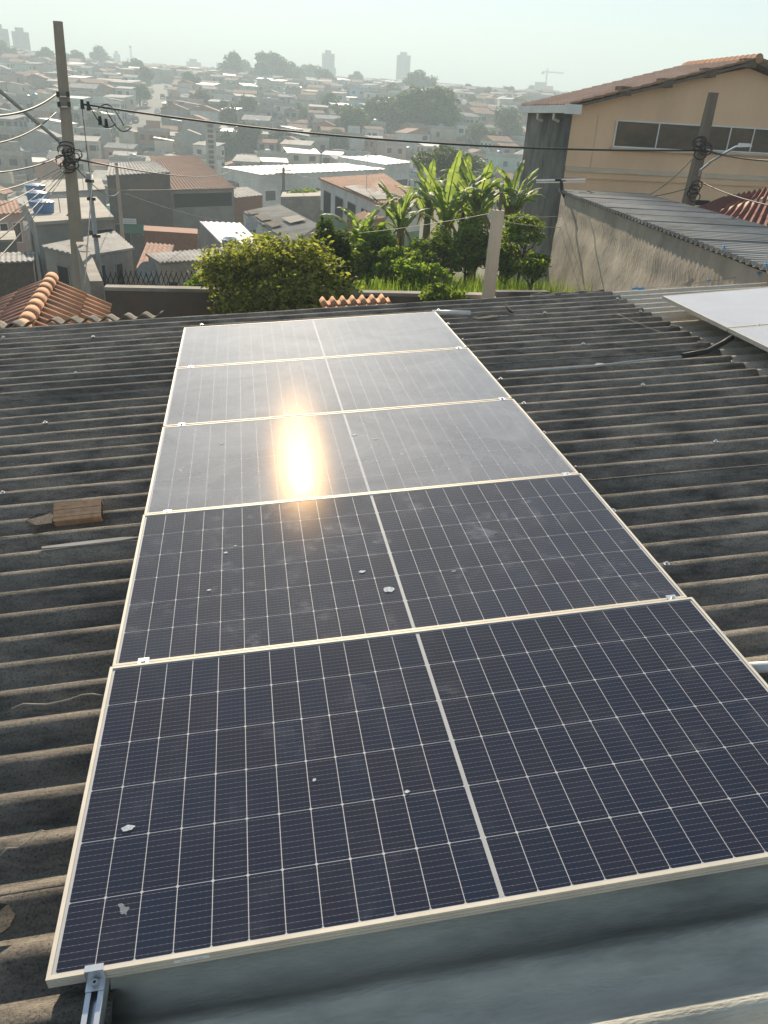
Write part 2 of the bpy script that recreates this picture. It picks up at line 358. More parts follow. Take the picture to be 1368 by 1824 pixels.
    m2 = N(t, 'ShaderNodeMixShader'); L(t, fac, m2.inputs[0]); L(t, m1.outputs[0], m2.inputs[1]); L(t, dm.outputs[0], m2.inputs[2])
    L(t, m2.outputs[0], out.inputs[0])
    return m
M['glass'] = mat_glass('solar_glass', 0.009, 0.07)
M['glass_dust_sky'] = mat_glass('dust_and_sky_veil_glass', 0.19)  # some dust, thickened to stand in for bright sky mirrored in far panels
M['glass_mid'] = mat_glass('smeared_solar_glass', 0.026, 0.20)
M['glass_white'] = mat_glass('dust_and_white_sky_glass', 0.5)  # strong pale film paints the white sky reflection on the right pair

# ------------------------------------------------------------------ terrain
def build_terrain():
    mb = MB(); rings = [0, 6, 12, 18, 25, 34, 45, 60, 80, 100, 130, 165, 200, 240, 290, 340, 400, 460, 530, 600, 680, 760, 850, 1000, 1300, 1800, 2600, 4200]
    na = 120; vs = [(CAM.x, CAM.y, tz(CAM.x, CAM.y) - 0.05)]
    for r in rings[1:]:
        for k in range(na):
            a = 2 * math.pi * k / na; x = CAM.x + r * math.sin(a); y = CAM.y + r * math.cos(a)
            vs.append((x, y, tz(x, y)))
    fs = [(0, 1 + (k + 1) % na, 1 + k) for k in range(na)]
    for i in range(len(rings) - 2):
        for k in range(na):
            a = 1 + i * na + k; b = 1 + i * na + (k + 1) % na; fs.append((a, b, b + na, a + na))
    mb.add(vs, fs); return tag(mb.build('ground', M['soil'], smooth=True), kind='structure')
build_terrain()

# ------------------------------------------------------------------ own roof: corrugated sheets
PITCH, AMP = 0.177, 0.0255
def sheet_mesh(name, length, waves, m, seed, thick=0.007, seg=12, amp=AMP, lseg=10, chip=0.0, phase=0.0):
    mb = MB(); n = int(waves * seg); top = []; bot = []
    for i in range(lseg + 1):
        for j in range(n + 1):
            u = length * i / lseg; v = PITCH * j / seg
            h = amp * math.cos(2 * math.pi * j / seg + phase)
            q = noise.noise(Vector((u * 1.1, v * 2.0, seed * 7.3)))
            h += 0.006 * q
            uu = u
            if chip and i in (0, lseg):
                uu += (1 if i == 0 else -1) * chip * max(0, noise.noise(Vector((seed * 3.1 + i, v * 6, 1.7))))
            top.append((uu, v + 0.003 * noise.noise(Vector((u * 2, v, seed))), h + thick / 2)); bot.append((uu, v, h - thick / 2))
    k = n + 1; fs = []; o = len(top)
    for i in range(lseg):
        for j in range(n):
            a = i * k + j; fs.append((a, a + k, a + k + 1, a + 1)); fs.append((o + a, o + a + 1, o + a + k + 1, o + a + k))
    nf = len(fs)
    for j in range(n):
        fs.append((j, j + 1, o + j + 1, o + j)); a = lseg * k + j; fs.append((a + 1, a, o + a, o + a + 1))
    for i in range(lseg):
        a = i * k; fs.append((a + k, a, o + a, o + a + k)); a = i * k + n; fs.append((a, a + k, o + a + k, o + a))
    mb.add(top + bot, fs); me = mb.mesh(name, m)
    me.polygons.foreach_set('use_smooth', [i < nf for i in range(len(fs))]); return me

ROOFZ = -0.172      # middle plane of the sheets below the panel plane
own = empty('house', mw=RM)
tag(own, 'house under the camera with sooty corrugated fibre cement sheet roof', 'house')
VF = 6.74; NROW = 9
SHEETS = {}
def sheet(kind, length, waves, m, chip=0.0):
    key = (kind, length, waves)
    if key not in SHEETS: SHEETS[key] = [sheet_mesh('roof_sheet', length, waves, m, s + 11 * len(SHEETS), chip=chip) for s in range(3)]
    return random.choice(SHEETS[key])
U_LAPS = [(-1.83, 1.98), (0.03, 2.30), (2.20, 2.26)]      # start, length
for r in range(NROW):
    v0 = VF - (r + 1) * 6 * PITCH
    for k, (u0, ln) in enumerate(U_LAPS):
        if k == 1 and r > 5: continue
        me = sheet('old', ln, 6.3, M['fibre'], 0.03)
        jit = random.uniform(-0.02, 0.02)
        tilt = -0.004 + 0.004 * k
        o = link('roof_sheet', me, own, loc=(u0 + jit, v0 - 0.02, ROOFZ + 0.004 * k + random.uniform(-0.002, 0.002) + 0.003 * (r % 2)), rot=(0, tilt, random.uniform(-0.002, 0.002)))
    # beyond the lap: pale replacement sheets for the farther rows, sooty ones nearer
    if r < 2:
        link('roof_sheet', sheet('pale', 3.0, 6.3, M['fibre_pale']), own, loc=(4.25, v0 - 0.02, ROOFZ - 0.012), rot=(0, 0, 0))
    elif r == 2:
        link('roof_sheet', sheet('pale_short', 0.62, 6.3, M['fibre_pale'], 0.04), own, loc=(4.25, v0 - 0.02, ROOFZ - 0.012))
        link('roof_sheet', sheet('wet', 3.0, 6.3, M['fibre_wet']), own, loc=(4.6, v0 - 0.02, ROOFZ - 0.035))
    else:
        link('roof_sheet', sheet('wet', 3.0, 6.3, M['fibre_wet']), own, loc=(4.42, v0 - 0.02, ROOFZ + 0.012))
bm_ = MB(); bm_.tube([(0, 0, 0.004), (0, 0, 0.007)], 0.016, 10); bm_.tube([(0, 0, 0.007), (0, 0, 0.016)], 0.007, 6); BOLT = bm_.mesh('fixing_bolt', M['steel'])
for r in range(NROW):
    for (u_, w_) in ((-1.72, 1), (-1.72, 4), (0.12, 1), (0.12, 4), (2.42, 1), (2.42, 4), (3.4, 2), (4.36, 1), (4.36, 4), (-0.85, 3)):
        link('fixing_bolt', BOLT, own, loc=(u_ + random.uniform(-.03, .03), VF - (r + 1) * 6 * PITCH - 0.02 + w_ * PITCH, ROOFZ + AMP + 0.006))
# the clean sheet laid across the near end, right of the rail
link('roof_sheet', sheet_mesh('roof_sheet', 2.6, 10.5, M['fibre_new'], 31, amp=0.031, seg=16, lseg=16), own, loc=(0.118, VF - 0.02 - 45.5 * PITCH, ROOFZ - 0.002))
# walls of the house below the sheets
wb = MB(); wb.box(-1.6, 7.0, -2.6, 6.55, -4.4, ROOFZ - 0.09); wb.build('wall', M['grey_render'], own)
# mortar capping along the far edge at the right
cp = MB(); cp.tube([(3.55 + 0.09 * i, VF + 0.01 + 0.01 * math.sin(i * 1.7), ROOFZ + 0.01 + 0.012 * math.sin(i * 2.3)) for i in range(10)], 0.03, 7); cp.build('mortar_capping', M['fibre'], own, smooth=True)

# end-on sheets of the lean-to beyond the far left corner
lean = empty('lean_to_roof', mw=RM); tag(lean, 'corrugated lean-to roof showing its wavy edge beside the clay gable', 'roof')
for k in range(2):
    me = sheet_mesh('roof_sheet', 0.30, 6.3 if k else 7.3, M['fibre'], 61 + k, seg=16, thick=0.012, lseg=3)
    mw = Matrix.Translation((-1.37 + (0 if k else -1.26) + 1.06, 6.84, -0.155 + 0.004 * k)) @ Matrix.Rotation(R(90), 4, 'Z') @ Matrix.Rotation(R(9), 4, 'Y')
    link('roof_sheet', me, lean, mw=mw)

# ------------------------------------------------------------------ solar panels
PL, PW, GAP, FH, FW = 2.279, 1.134, 0.030, 0.034, 0.011
def cell_mesh():
    a, b, c = 0.0454, 0.0908, 0.004; z = 0.0004
    poly = [(-a + c, -b), (a - c, -b), (a, -b + c), (a, b - c), (a - c, b), (-a + c, b), (-a, b - c), (-a, -b + c)]
    mb = MB(); mb.add([(x, y, z) for x, y in poly] + [(x, y, 0) for x, y in poly], [tuple(range(8))] + [(i, i + 8, (i + 1) % 8 + 8, (i + 1) % 8) for i in range(8)])
    return mb.mesh('solar_cell', M['cell'])
CELL = cell_mesh()
def frame_mesh():
    mb = MB()
    def bar(x0, x1, y0, y1):
        mb.box(x0, x1, y0, y1, -FH, 0.0)
    bar(0, PL, 0, FW); bar(0, PL, PW - FW, PW); bar(0, FW, FW, PW - FW); bar(PL - FW, PL, FW, PW - FW)
    for (y, s) in ((0, -1), (PW, 1)):       # extruded grooves on the long sides
        for z in (-0.011, -0.024):
            y0, y1 = sorted((y, y + s * 0.0015)); mb.box(0.001, PL - 0.001, y0, y1, z - 0.0012, z + 0.0012)
    return mb.mesh('frame', M['alu'])
FRAME = frame_mesh()
gm = MB(); gm.add([(FW, FW, -0.0012), (PL - FW, FW, -0.0012), (PL - FW, PW - FW, -0.0012), (FW, PW - FW, -0.0012)], [(0, 1, 2, 3)]); GLASS = gm.mesh('glass', M['glass']); GLASS_D = {k: gm.mesh('glass', M[k]) for k in ('glass', 'glass_dust_sky', 'glass_mid', 'glass_white')}
bs = MB(); bs.box(FW, PL - FW, FW, PW - FW, -0.0085, -0.0045); BACK = bs.mesh('backsheet', M['white_back'])
rb = MB()
for dx in (-0.004, 0.0, 0.004): rb.box(PL / 2 + dx - 0.0009, PL / 2 + dx + 0.0009, FW + 0.006, PW - FW - 0.006, -0.0045, -0.0036)
RIBBON = rb.mesh('ribbon', M['ribbon'])
jb = MB(); jb.box(PL / 2 - 0.05, PL / 2 + 0.05, PW - 0.1, PW - 0.05, -0.028, -0.009); JBOX = jb.mesh('junction_box', M['black'])
def solar_panel(mw, label, group, dusty='glass', cells=True):  # dusty: glass key; the thicker films also carry painted sky reflection
    o = empty('solar_panel', mw=mw); tag(o, label, 'solar panel', group)
    link('frame', FRAME, o); link('backsheet', BACK, o); link('ribbon', RIBBON, o); link('junction_box', JBOX, o)
    if cells:
        for i in range(24):
            half = i // 12
            x = 0.0195 + 0.0455 + (i % 12) * 0.093 + half * (12 * 0.093 + 0.013 - 0.002)
            for j in range(6):
                y = 0.016 + 0.091 + j * 0.184
                link('solar_cell', CELL, o, loc=(x, y, -0.0045))
    link('glass', GLASS_D[dusty], o)
    return o
TILTS = [0.0, 0.35, 0.30, 1.05, 1.15]        # far to near: the rails are not dead straight
names = ['farthest solar panel of the long row, pale with reflected sky', 'second farthest solar panel of the long row, above the sun glare',
         'middle solar panel of the long row carrying the white sun glare', 'solar panel second from the front, with bird marks below the glare',
         'front solar panel of the long row, largest and darkest']
for k in range(5):
    v0 = (4 - k) * (PW + GAP)
    t = R(TILTS[k])
    loc = Matrix.Translation((0, v0 + PW / 2, 0)) @ Matrix.Rotation(t, 4, 'X') @ Matrix.Translation((0, -PW / 2, 0))
    pnl = solar_panel(RM @ loc, names[k], 'solar panels in the long row', ['glass_dust_sky', 'glass_dust_sky', 'glass_dust_sky', 'glass_mid', 'glass'][k])
    if k in (2, 3, 4):
        inv = (RM @ loc).inverted()
        for (x_, y_, sx, sy) in {2: [(630, 775, .022, .012), (395, 790, .016, .010), (668, 782, .02, .010)], 3: [(645, 1017, .020, .011), (692, 1048, .026, .022), (403, 985, .012, .007), (420, 973, .010, .006), (372, 1050, .012, .006), (808, 1016, .012, .006)], 4: [(228, 1474, .022, .012), (560, 1388, .008, .006), (725, 1408, .010, .007)]}[k]:
            c_ = inv @ (RM @ rp(x_, y_, 0.0)); sp_ = MB(); n_ = 11
            sp_.add([(c_.x + sx * math.cos(2 * math.pi * i / n_) * random.uniform(.55, 1.15), c_.y + sy * math.sin(2 * math.pi * i / n_) * random.uniform(.55, 1.15), 0.0003) for i in range(n_)], [tuple(range(n_))]); sp_.build('bird_mark', M['droppings'], pnl)
    if k == 4:
        st = MB(); st.box(0.30, 0.385, -0.0026, -0.0005, -0.0175, -0.006); st.build('sticker', M['white_paint'], pnl)
        s2 = MB()
        for i in range(14):
            if i % 5 != 4: s2.box(0.316 + i * 0.004, 0.3185 + i * 0.004, -0.0032, -0.0026, -0.0138, -0.0100)
        s2.build('print', M['grey_pipe'], pnl)
# second array, top right: two panels
def pw(x, y, h): return rp(x, y, h)
A = pw(1180, 527, 0.02); Bq = pw(1290, 584, 0.02); 
ang = math.atan2(Bq.y - A.y, Bq.x - A.x) + R(90)
for k in range(2):
    m2 = RM @ Matrix.Translation((A.x, A.y - PW - k * (PW + 0.02), 0.02)) @ Matrix.Rotation(R(-1.0), 4, 'Y')
    solar_panel(m2, ['far panel of the pair at the far right roof corner', 'near panel of the pair at the right roof edge, mostly out of frame'][k], 'pair of solar panels at the right edge', 'glass_white')

# ------------------------------------------------------------------ rails and clamps
def rail(u, v0, v1, label, clamp_vs, end_v=None, n0=-FH):
    o = empty('mounting_rail', mw=RM @ Matrix.Translation((u, 0, n0))); tag(o, label, 'mounting rail', 'aluminium rails under the panels')
    b = MB(); h = 0.042; wd = 0.021
    b.box(-wd, wd, v0, v1, -h, -h + 0.004); b.box(-wd, -wd + 0.003, v0, v1, -h + 0.004, -0.003); b.box(wd - 0.003, wd, v0, v1, -h + 0.004, -0.003)
    b.box(-wd, -0.008, v0, v1, -0.003, 0); b.box(0.008, wd, v0, v1, -0.003, 0); b.box(-wd + 0.003, wd - 0.003, v0, v1, -0.024, -0.021)
    b.build('channel', M['rail'], o)
    for v in clamp_vs:
        c = MB(); c.box(-0.02, 0.02, v - 0.024, v + 0.024, FH + 0.0008, FH + 0.004); c.box(-0.019, 0.019, v - 0.011, v - 0.008, 0.002, FH + 0.0008); c.box(-0.019, 0.019, v + 0.008, v + 0.011, 0.002, FH + 0.0008)
        cl = c.build('mid_clamp', M['rail'], o)
        q = MB(); q.tube([(0, v, FH + 0.004), (0, v, FH + 0.012)], 0.0075, 10); q.build('bolt', M['steel'], cl)
    if end_v is not None:
        c = MB(); v = end_v
        c.box(-0.022, 0.022, v - 0.003, v + 0.010, FH + 0.0008, FH + 0.004); c.box(-0.022, 0.022, v - 0.0065, v - 0.003, 0.003, FH + 0.004); c.box(-0.022, 0.022, v - 0.034, v - 0.003, 0.0006, 0.003)
        cl = c.build('end_clamp', M['rail'], o)
        q = MB(); q.tube([(0, v - 0.019, 0.003), (0, v - 0.019, 0.015)], 0.0085, 12); bo = q.build('bolt', M['steel'], cl)
        q = MB(); q.tube([(0, v - 0.019, 0.0151), (0, v - 0.019, 0.0153)], 0.004, 6); q.build('socket', M['black'], cl)
    for v in [x for x in (0.35, 1.6, 2.8, 4.0, 5.2) if v0 < x < v1]:
        f = MB(); f.box(0.022, 0.027, v - 0.02, v + 0.02, -0.115, -0.005); f.box(-0.02, 0.027, v - 0.02, v + 0.02, -0.12, -0.115); f.build('foot', M['steel'], o)
    return o
gaps = [k * (PW + GAP) - GAP / 2 for k in range(1, 5)]
rail(0.115, -0.62, 5.84, 'left aluminium rail under the long row, sticking out in front', gaps, 0.0)
rail(2.205, 0.02, 5.84, 'right aluminium rail under the long row of panels', gaps, None)
rail(A.x + 0.28, 2.2, A.y + 0.05, 'aluminium rail under the pair of panels at the right', [A.y - PW - 0.01], None, 0.02 - FH)

# ------------------------------------------------------------------ things lying on the roof
def roof_top(v): return ROOFZ + 0.03
p0 = rp(145, 915, -0.135)
bk = empty('clay_block', mw=RM @ Matrix.Translation((p0.x, p0.y - 0.02, -0.135)) @ Matrix.Rotation(R(2), 4, 'Z') @ Matrix.Rotation(R(28), 4, 'X'))
tag(bk, 'terracotta hollow block lying on the sheets left of the panels', 'clay block')
b = MB(); 
for k in range(5): b.box(-0.125, 0.115, -0.055 + k * 0.0235, -0.034 + k * 0.0235, 0.0, 0.052 + (0.002 if k % 2 else 0))
b.box(-0.124, 0.114, -0.054, 0.06, 0.004, 0.048); b.build('body', M['brick_face'], bk)
h = MB()
for i in range(2):
    for j in range(3): h.box(0.1141, 0.1165, -0.045 + j * 0.034, -0.020 + j * 0.034, 0.008 + i * 0.022, 0.024 + i * 0.022)
h.build('cavity', M['dark'], bk)
def frag(pxy, size, rz, label, m='fibre_wet', tilt=(0.1, 0.0), h=-0.125):
    p = rp(*pxy, h); mb = MB(); n = 7
    pts = [(size[0] * math.cos(2 * math.pi * i / n) * random.uniform(0.7, 1.1), size[1] * math.sin(2 * math.pi * i / n) * random.uniform(0.7, 1.1)) for i in range(n)]
    mb.add([(x, y, 0.004 + 6 * y * y) for x, y in pts] + [(x, y, -0.003 + 6 * y * y) for x, y in pts], [tuple(range(n)), tuple(reversed(range(n, 2 * n)))] + [(i, i + n, (i + 1) % n + n, (i + 1) % n) for i in range(n)])
    o = mb.build('sheet_fragment', M[m], mw=RM @ Matrix.Translation(p) @ Matrix.Rotation(rz, 4, 'Z') @ Matrix.Rotation(tilt[0], 4, 'X') @ Matrix.Rotation(tilt[1], 4, 'Y'))
    return tag(o, label, 'sheet fragment', 'broken sheet fragments on the roof')
frag((75, 930), (0.09, 0.06), 0.1, 'broken sheet fragment tucked left of the terracotta block', h=-0.128)
frag((150, 968), (0.30, 0.018), 0.02, 'long thin splinter of sheet just below the terracotta block', 'fibre_far', h=-0.128)
frag((905, 552), (0.10, 0.07), 0.9, 'dark broken sheet corner standing up near the far edge', tilt=(0.7, 0.5), h=-0.10)
frag((868, 566), (0.14, 0.05), 0.2, 'dark sheet fragment lying below the upright broken corner', h=-0.125)
frag((1068, 650), (0.05, 0.03), 0.3, 'small pale chip lying midway on the right sheets', 'fibre_pale', h=-0.135)
frag((165, 1010), (0.05, 0.02), 0.3, 'small pale chip in the furrow below the long splinter', 'fibre_pale', h=-0.15)
frag((5, 1640), (0.03, 0.05), 0.3, 'dark offcut at the lower left picture edge', 'fibre_wet', h=-0.12)
def pipe(pts, r, m, name, label, cat, n=10, ends=None):
    mb = MB(); mb.tube(pts, r, n); o = mb.build(name, M[m], smooth=False, mw=RM); tag(o, label, cat)
    o.data.polygons.foreach_set('use_smooth', [len(p.vertices) == 4 for p in o.data.polygons]); return o
q1, q2 = rp(770, 556, -0.11), rp(838, 557, -0.11)
pipe([q1, q2], 0.02, 'pvc', 'plastic_pipe', 'white plastic pipe end sticking out behind the farthest panel', 'pipe')
q1, q2 = rp(1325, 1190, -0.12), rp(1420, 1185, -0.12)
pipe([q1, q2], 0.022, 'pvc', 'plastic_pipe', 'pale grey conduit coming out right of the front panel', 'pipe')
pts = [rp(900, 663, -0.13), rp(950, 660, -0.13), rp(1060, 652, -0.13), rp(1160, 640, -0.125), rp(1230, 634, -0.12)]
pipe(pts, 0.009, 'grey_pipe', 'conduit', 'thin grey conduit running along a furrow right of the panels', 'conduit', 8)
pts = [rp(1215, 634, -0.115), rp(1260, 626, -0.10), rp(1290, 610, -0.07), rp(1305, 600, -0.03)]
pipe(pts, 0.022, 'black', 'corrugated_hose', 'black hose bending up under the pair of panels at the right', 'hose')
for i, (a, bb, l) in enumerate([((20, 1262), (185, 1235), 'dry stem lying in the furrow left of the front panel'), ((0, 1524), (85, 1476), 'thin wire curling off the lower left edge'), ((1100, 560), (1190, 598), 'thin wire scribbled over the far right sheets')]):
    s, e = rp(*a, -0.12), rp(*bb, -0.115)
    pts = [s.lerp(e, k / 8) + Vector((0, 0.012 * math.sin(k * 1.3), 0.004 * math.sin(k * 2.1))) for k in range(9)]
    pipe(pts, 0.0016 if i else 0.003, 'pale_cable', 'loose_wire' if i else 'dry_stem', l, 'wire' if i else 'stem', 5)

# ------------------------------------------------------------------ near clay gable left
def tile_mesh(w_, l_, m):
    mb = MB(); n = 10; top = []; bot = []
    for i in range(2):
        for j in range(n + 1):
            a = j / n
            z = 0.035 * math.cos(2 * math.pi * (a - 0.3)) + (0.016 if i == 1 else 0.0)
            top.append((w_ * a, -l_ * (0 if i == 0 else 1), z + 0.012)); bot.append((w_ * a, -l_ * (0 if i == 0 else 1), z))
    k = n + 1; o = 2 * k; fs = []
    for j in range(n):
        fs += [(j, j + k, j + k + 1, j + 1), (o + j, o + j + 1, o + j + k + 1, o + j + k), (k + j, o + k + j, o + k + j + 1, k + j + 1), (j + 1, o + j + 1, o + j, j)]
    fs += [(0, o, o + k, k), (n, k + n, o + k + n, o + n)]
    mb.add(top + bot, fs); me = mb.mesh('clay_tile', m); me.polygons.foreach_set('use_smooth', [len(p.vertices) == 4 and i % 4 < 2 for i, p in enumerate(me.polygons)]); return me
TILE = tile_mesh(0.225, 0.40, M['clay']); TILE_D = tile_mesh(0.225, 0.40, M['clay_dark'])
def ridge_mesh(l_, m):
    mb = MB(); n = 8; vs = []
    for i, (y, s) in enumerate(((0, 1.0), (-l_, 1.07))):
        for r_ in (0.085, 0.072):
            for j in range(n + 1):
                a = math.pi * j / n; vs.append((r_ * s * math.cos(a), y, r_ * s * math.sin(a) - 0.02))
    k = n + 1; fs = []
    for j in range(n):
        fs += [(j, j + 1, 2 * k + j + 1, 2 * k + j), (k + j + 1, k + j, 3 * k + j, 3 * k + j + 1), (2 * k + j, 2 * k + j + 1, 3 * k + j + 1, 3 * k + j), (j + 1, j, k + j, k + j + 1)]
    mb.add(vs, fs); return mb.mesh('ridge_tile', m, True)
RIDGE = ridge_mesh(0.36, M['clay'])
GA = at(93, 497, 11.6); GB = at(34, 575, 8.7); GB.z = GA.z
ridge_dir = (GB - GA).normalized(); perp = Vector((-ridge_dir.y, ridge_dir.x, 0))          # ridge_dir comes towards the camera; perp points right
gab = empty('tiled_gable', loc=GA); tag(gab, 'small gable roof of orange clay tiles beyond the left roof corner', 'tiled roof')
slope = R(25)
def face_tiles(sgn, rows, cols, me, droop):
    down = (perp * sgn * math.cos(droop) + Vector((0, 0, -math.sin(droop)))).normalized()
    along = ridge_dir
    nrm = along.cross(down) if sgn > 0 else down.cross(along)
    if nrm.z < 0: nrm = -nrm
    X = along if (-down).cross(nrm).dot(along) > 0 else -along
    Y = -down
    rot = Matrix(((X.x, Y.x, nrm.x, 0), (X.y, Y.y, nrm.y, 0), (X.z, Y.z, nrm.z, 0), (0, 0, 0, 1)))
    for r_ in range(rows):
        for c in range(cols):
            p = along * (c * 0.225 + (0 if X.dot(along) > 0 else 0.225)) + down * (0.06 + r_ * 0.34) + nrm * random.uniform(-0.004, 0.004)
            link('clay_tile', me, gab, mw=Matrix.Translation(p) @ rot @ Matrix.Rotation(random.uniform(-0.015, 0.015), 4, 'Z'))
face_tiles(1, 2, 15, TILE, R(27)); face_tiles(-1, 4, 15, TILE_D, R(24))  # left face gets the darker tile colour
rr = Matrix(((perp.x, -ridge_dir.x, 0, 0), (perp.y, -ridge_dir.y, 0, 0), (0, 0, 1, 0), (0, 0, 0, 1)))
for k in range(11): link('ridge_tile', RIDGE, gab, mw=Matrix.Translation(ridge_dir * (k * 0.33) + Vector((0, 0, 0.03))) @ rr @ Matrix.Rotation(random.uniform(-0.02, 0.02), 4, 'Z'))
gw = MB()
for s in (-1, 1):
    pass
gw.hexa([tuple(perp * a + ridge_dir * b_ + Vector((0, 0, c - 0.0))) for (a, b_, c) in ((-1.05, 0.12, -3.2), (0.75, 0.12, -3.2), (0.75, 3.3, -3.2), (-1.05, 3.3, -3.2), (-1.05, 0.12, -0.58), (0.75, 0.12, -0.5), (0.75, 3.3, -0.5), (-1.05, 3.3, -0.58))])
gw.build('wall', M['grey_render'], gab)
# row of clay tile ends showing above the far roof edge
tr = empty('tile_row', loc=at(578, 562, 8.6)); tag(tr, 'short strip of orange clay tile ends peeping over the far roof edge', 'tile row')
e0, e1 = at(578, 562, 8.6), at(690, 556, 8.75); dr = (e1 - e0); ln = dr.length; dr.normalize()
yy = Vector((-dr.y, dr.x, 0.25)).normalized(); zz = dr.cross(yy)
rot = Matrix(((dr.x, yy.x, zz.x, 0), (dr.y, yy.y, zz.y, 0), (dr.z, yy.z, zz.z, 0), (0, 0, 0, 1)))
for r_ in range(2):
    for k in range(int(ln / 0.115) + 1):
        link('clay_tile', TILE, tr, mw=Matrix.Translation(dr * (k * 0.115) + yy * (0.2 * r_ + 0.18)) @ rot @ Matrix.Diagonal((0.51, 0.55, 0.9, 1)))

# ------------------------------------------------------------------ walls beyond the roof
def wall_run(name, label, a, b_, z0, z1, th, m, cap=None, cat='wall', group=None):
    a, b_ = Vector((a.x, a.y, 0)), Vector((b_.x, b_.y, 0)); d = (b_ - a).normalized(); n = Vector((-d.y, d.x, 0)) * th
    o = empty(name, loc=(a.x, a.y, z0)); tag(o, label, cat, group)
    def P(q, z): return tuple(q - a + Vector((0, 0, z - z0)))
    mb = MB(); mb.hexa([P(a, z0), P(b_, z0), P(b_ + n, z0), P(a + n, z0), P(a, z1), P(b_, z1), P(b_ + n, z1), P(a + n, z1)]); mb.build('render', M[m], o)
    if cap:
        e = 0.02; c = MB(); c.hexa([P(a - n * 0.12, z1), P(b_ - n * 0.12, z1), P(b_ + n * 1.12, z1), P(a + n * 1.12, z1), P(a - n * 0.12, z1 + 0.05), P(b_ - n * 0.12, z1 + 0.05), P(b_ + n * 1.12, z1 + 0.05), P(a + n * 1.12, z1 + 0.05)]); c.build('coping', M[cap], o)
    return o
W0, W1 = at(186, 513, 12.5), at(870, 528, 12.9)
ZW = at(300, 514, 12.6).z
wall_run('yard_wall', 'dark rendered wall running behind the roof, half hidden by the bush', W0, W1, 0.2, ZW, 0.16, 'dark_render', 'concrete')
wall_run('boundary_wall', 'pale edged wall running back from the dark wall toward the tall pole', at(184, 513, 12.6), at(160, 492, 16.5), 0.2, at(186, 510, 12.6).z + 0.08, 0.18, 'concrete')
wall_run('boundary_wall', 'short low wall return beside the square concrete post', at(862, 522, 13.1), at(893, 536, 11.4), 0.2, at(868, 524, 13).z, 0.15, 'concrete')
wall_run('boundary_wall', 'stained low wall between the post and the rough grey building', at(885, 521, 13.2), at(980, 514, 13.6), 0.2, at(900, 521, 13.2).z, 0.15, 'streak')
# fence mesh left of the dark wall: wire stakes
# square concrete post
po = empty('concrete_post', loc=at(868, 533, 12.6)); tag(po, 'square pale concrete post standing at the corner of the yard wall', 'post')
pt = at(884, 374, 12.6); hgt = pt.z - po.location.z
mb = MB(); dx = 0.02; mb.hexa([(-.085, -.085, -1.2), (.085, -.085, -1.2), (.085, .085, -1.2), (-.085, .085, -1.2), (-.075 + dx, -.075, hgt), (.075 + dx, -.075, hgt), (.075 + dx, .075, hgt), (-.075 + dx, .075, hgt)]); mb.build('shaft', M['post_concrete'], po)
mb = MB(); mb.tube([(-.03, 0, hgt), (-.03, 0, hgt + 0.12)], 0.014, 8); mb.build('conduit_stub', M['grey_pipe'], po)
mb = MB(); mb.box(0.02, 0.06, -0.02, 0.02, hgt, hgt + 0.25); mb.build('bracket', M['wood_pole'], po)

KD = 1.6
def atk(x, y, d): return at(x, y, d * KD)
# ------------------------------------------------------------------ generic building from roof corners
def corr_panel(mb, c, pitch, amp, th=0.06, n_max=90):
    """corrugated slab: corners c = near-left, near-right, far-right, far-left; ribs run near to far"""
    nl, nr, fr, fl = c; wd = (nr - nl).length; n = max(2, min(n_max, int(wd / pitch))); seg = 4; cnt = n * seg
    nrm = (nr - nl).cross(fl - nl).normalized()
    if nrm.z < 0: nrm = -nrm
    top = []; bot = []
    for i, (p, q) in enumerate(((nl, nr), (fl, fr))):
        for j in range(cnt + 1):
            t = j / cnt; b = p.lerp(q, t); top.append(b + nrm * (amp * math.cos(2 * math.pi * j / seg))); bot.append(b - nrm * th)
    k = cnt + 1; o = 2 * k; fs = []
    for j in range(cnt):
        fs += [(j, j + 1, j + k + 1, j + k), (o + j + 1, o + j, o + j + k, o + j + k + 1), (j + 1, j, o + j, o + j + 1), (k + j, k + j + 1, o + k + j + 1, o + k + j)]
    fs += [(0, k, o + k, o), (k - 1, o + k - 1, o + 2 * k - 1, 2 * k - 1)]
    mb.add(top + bot, fs)
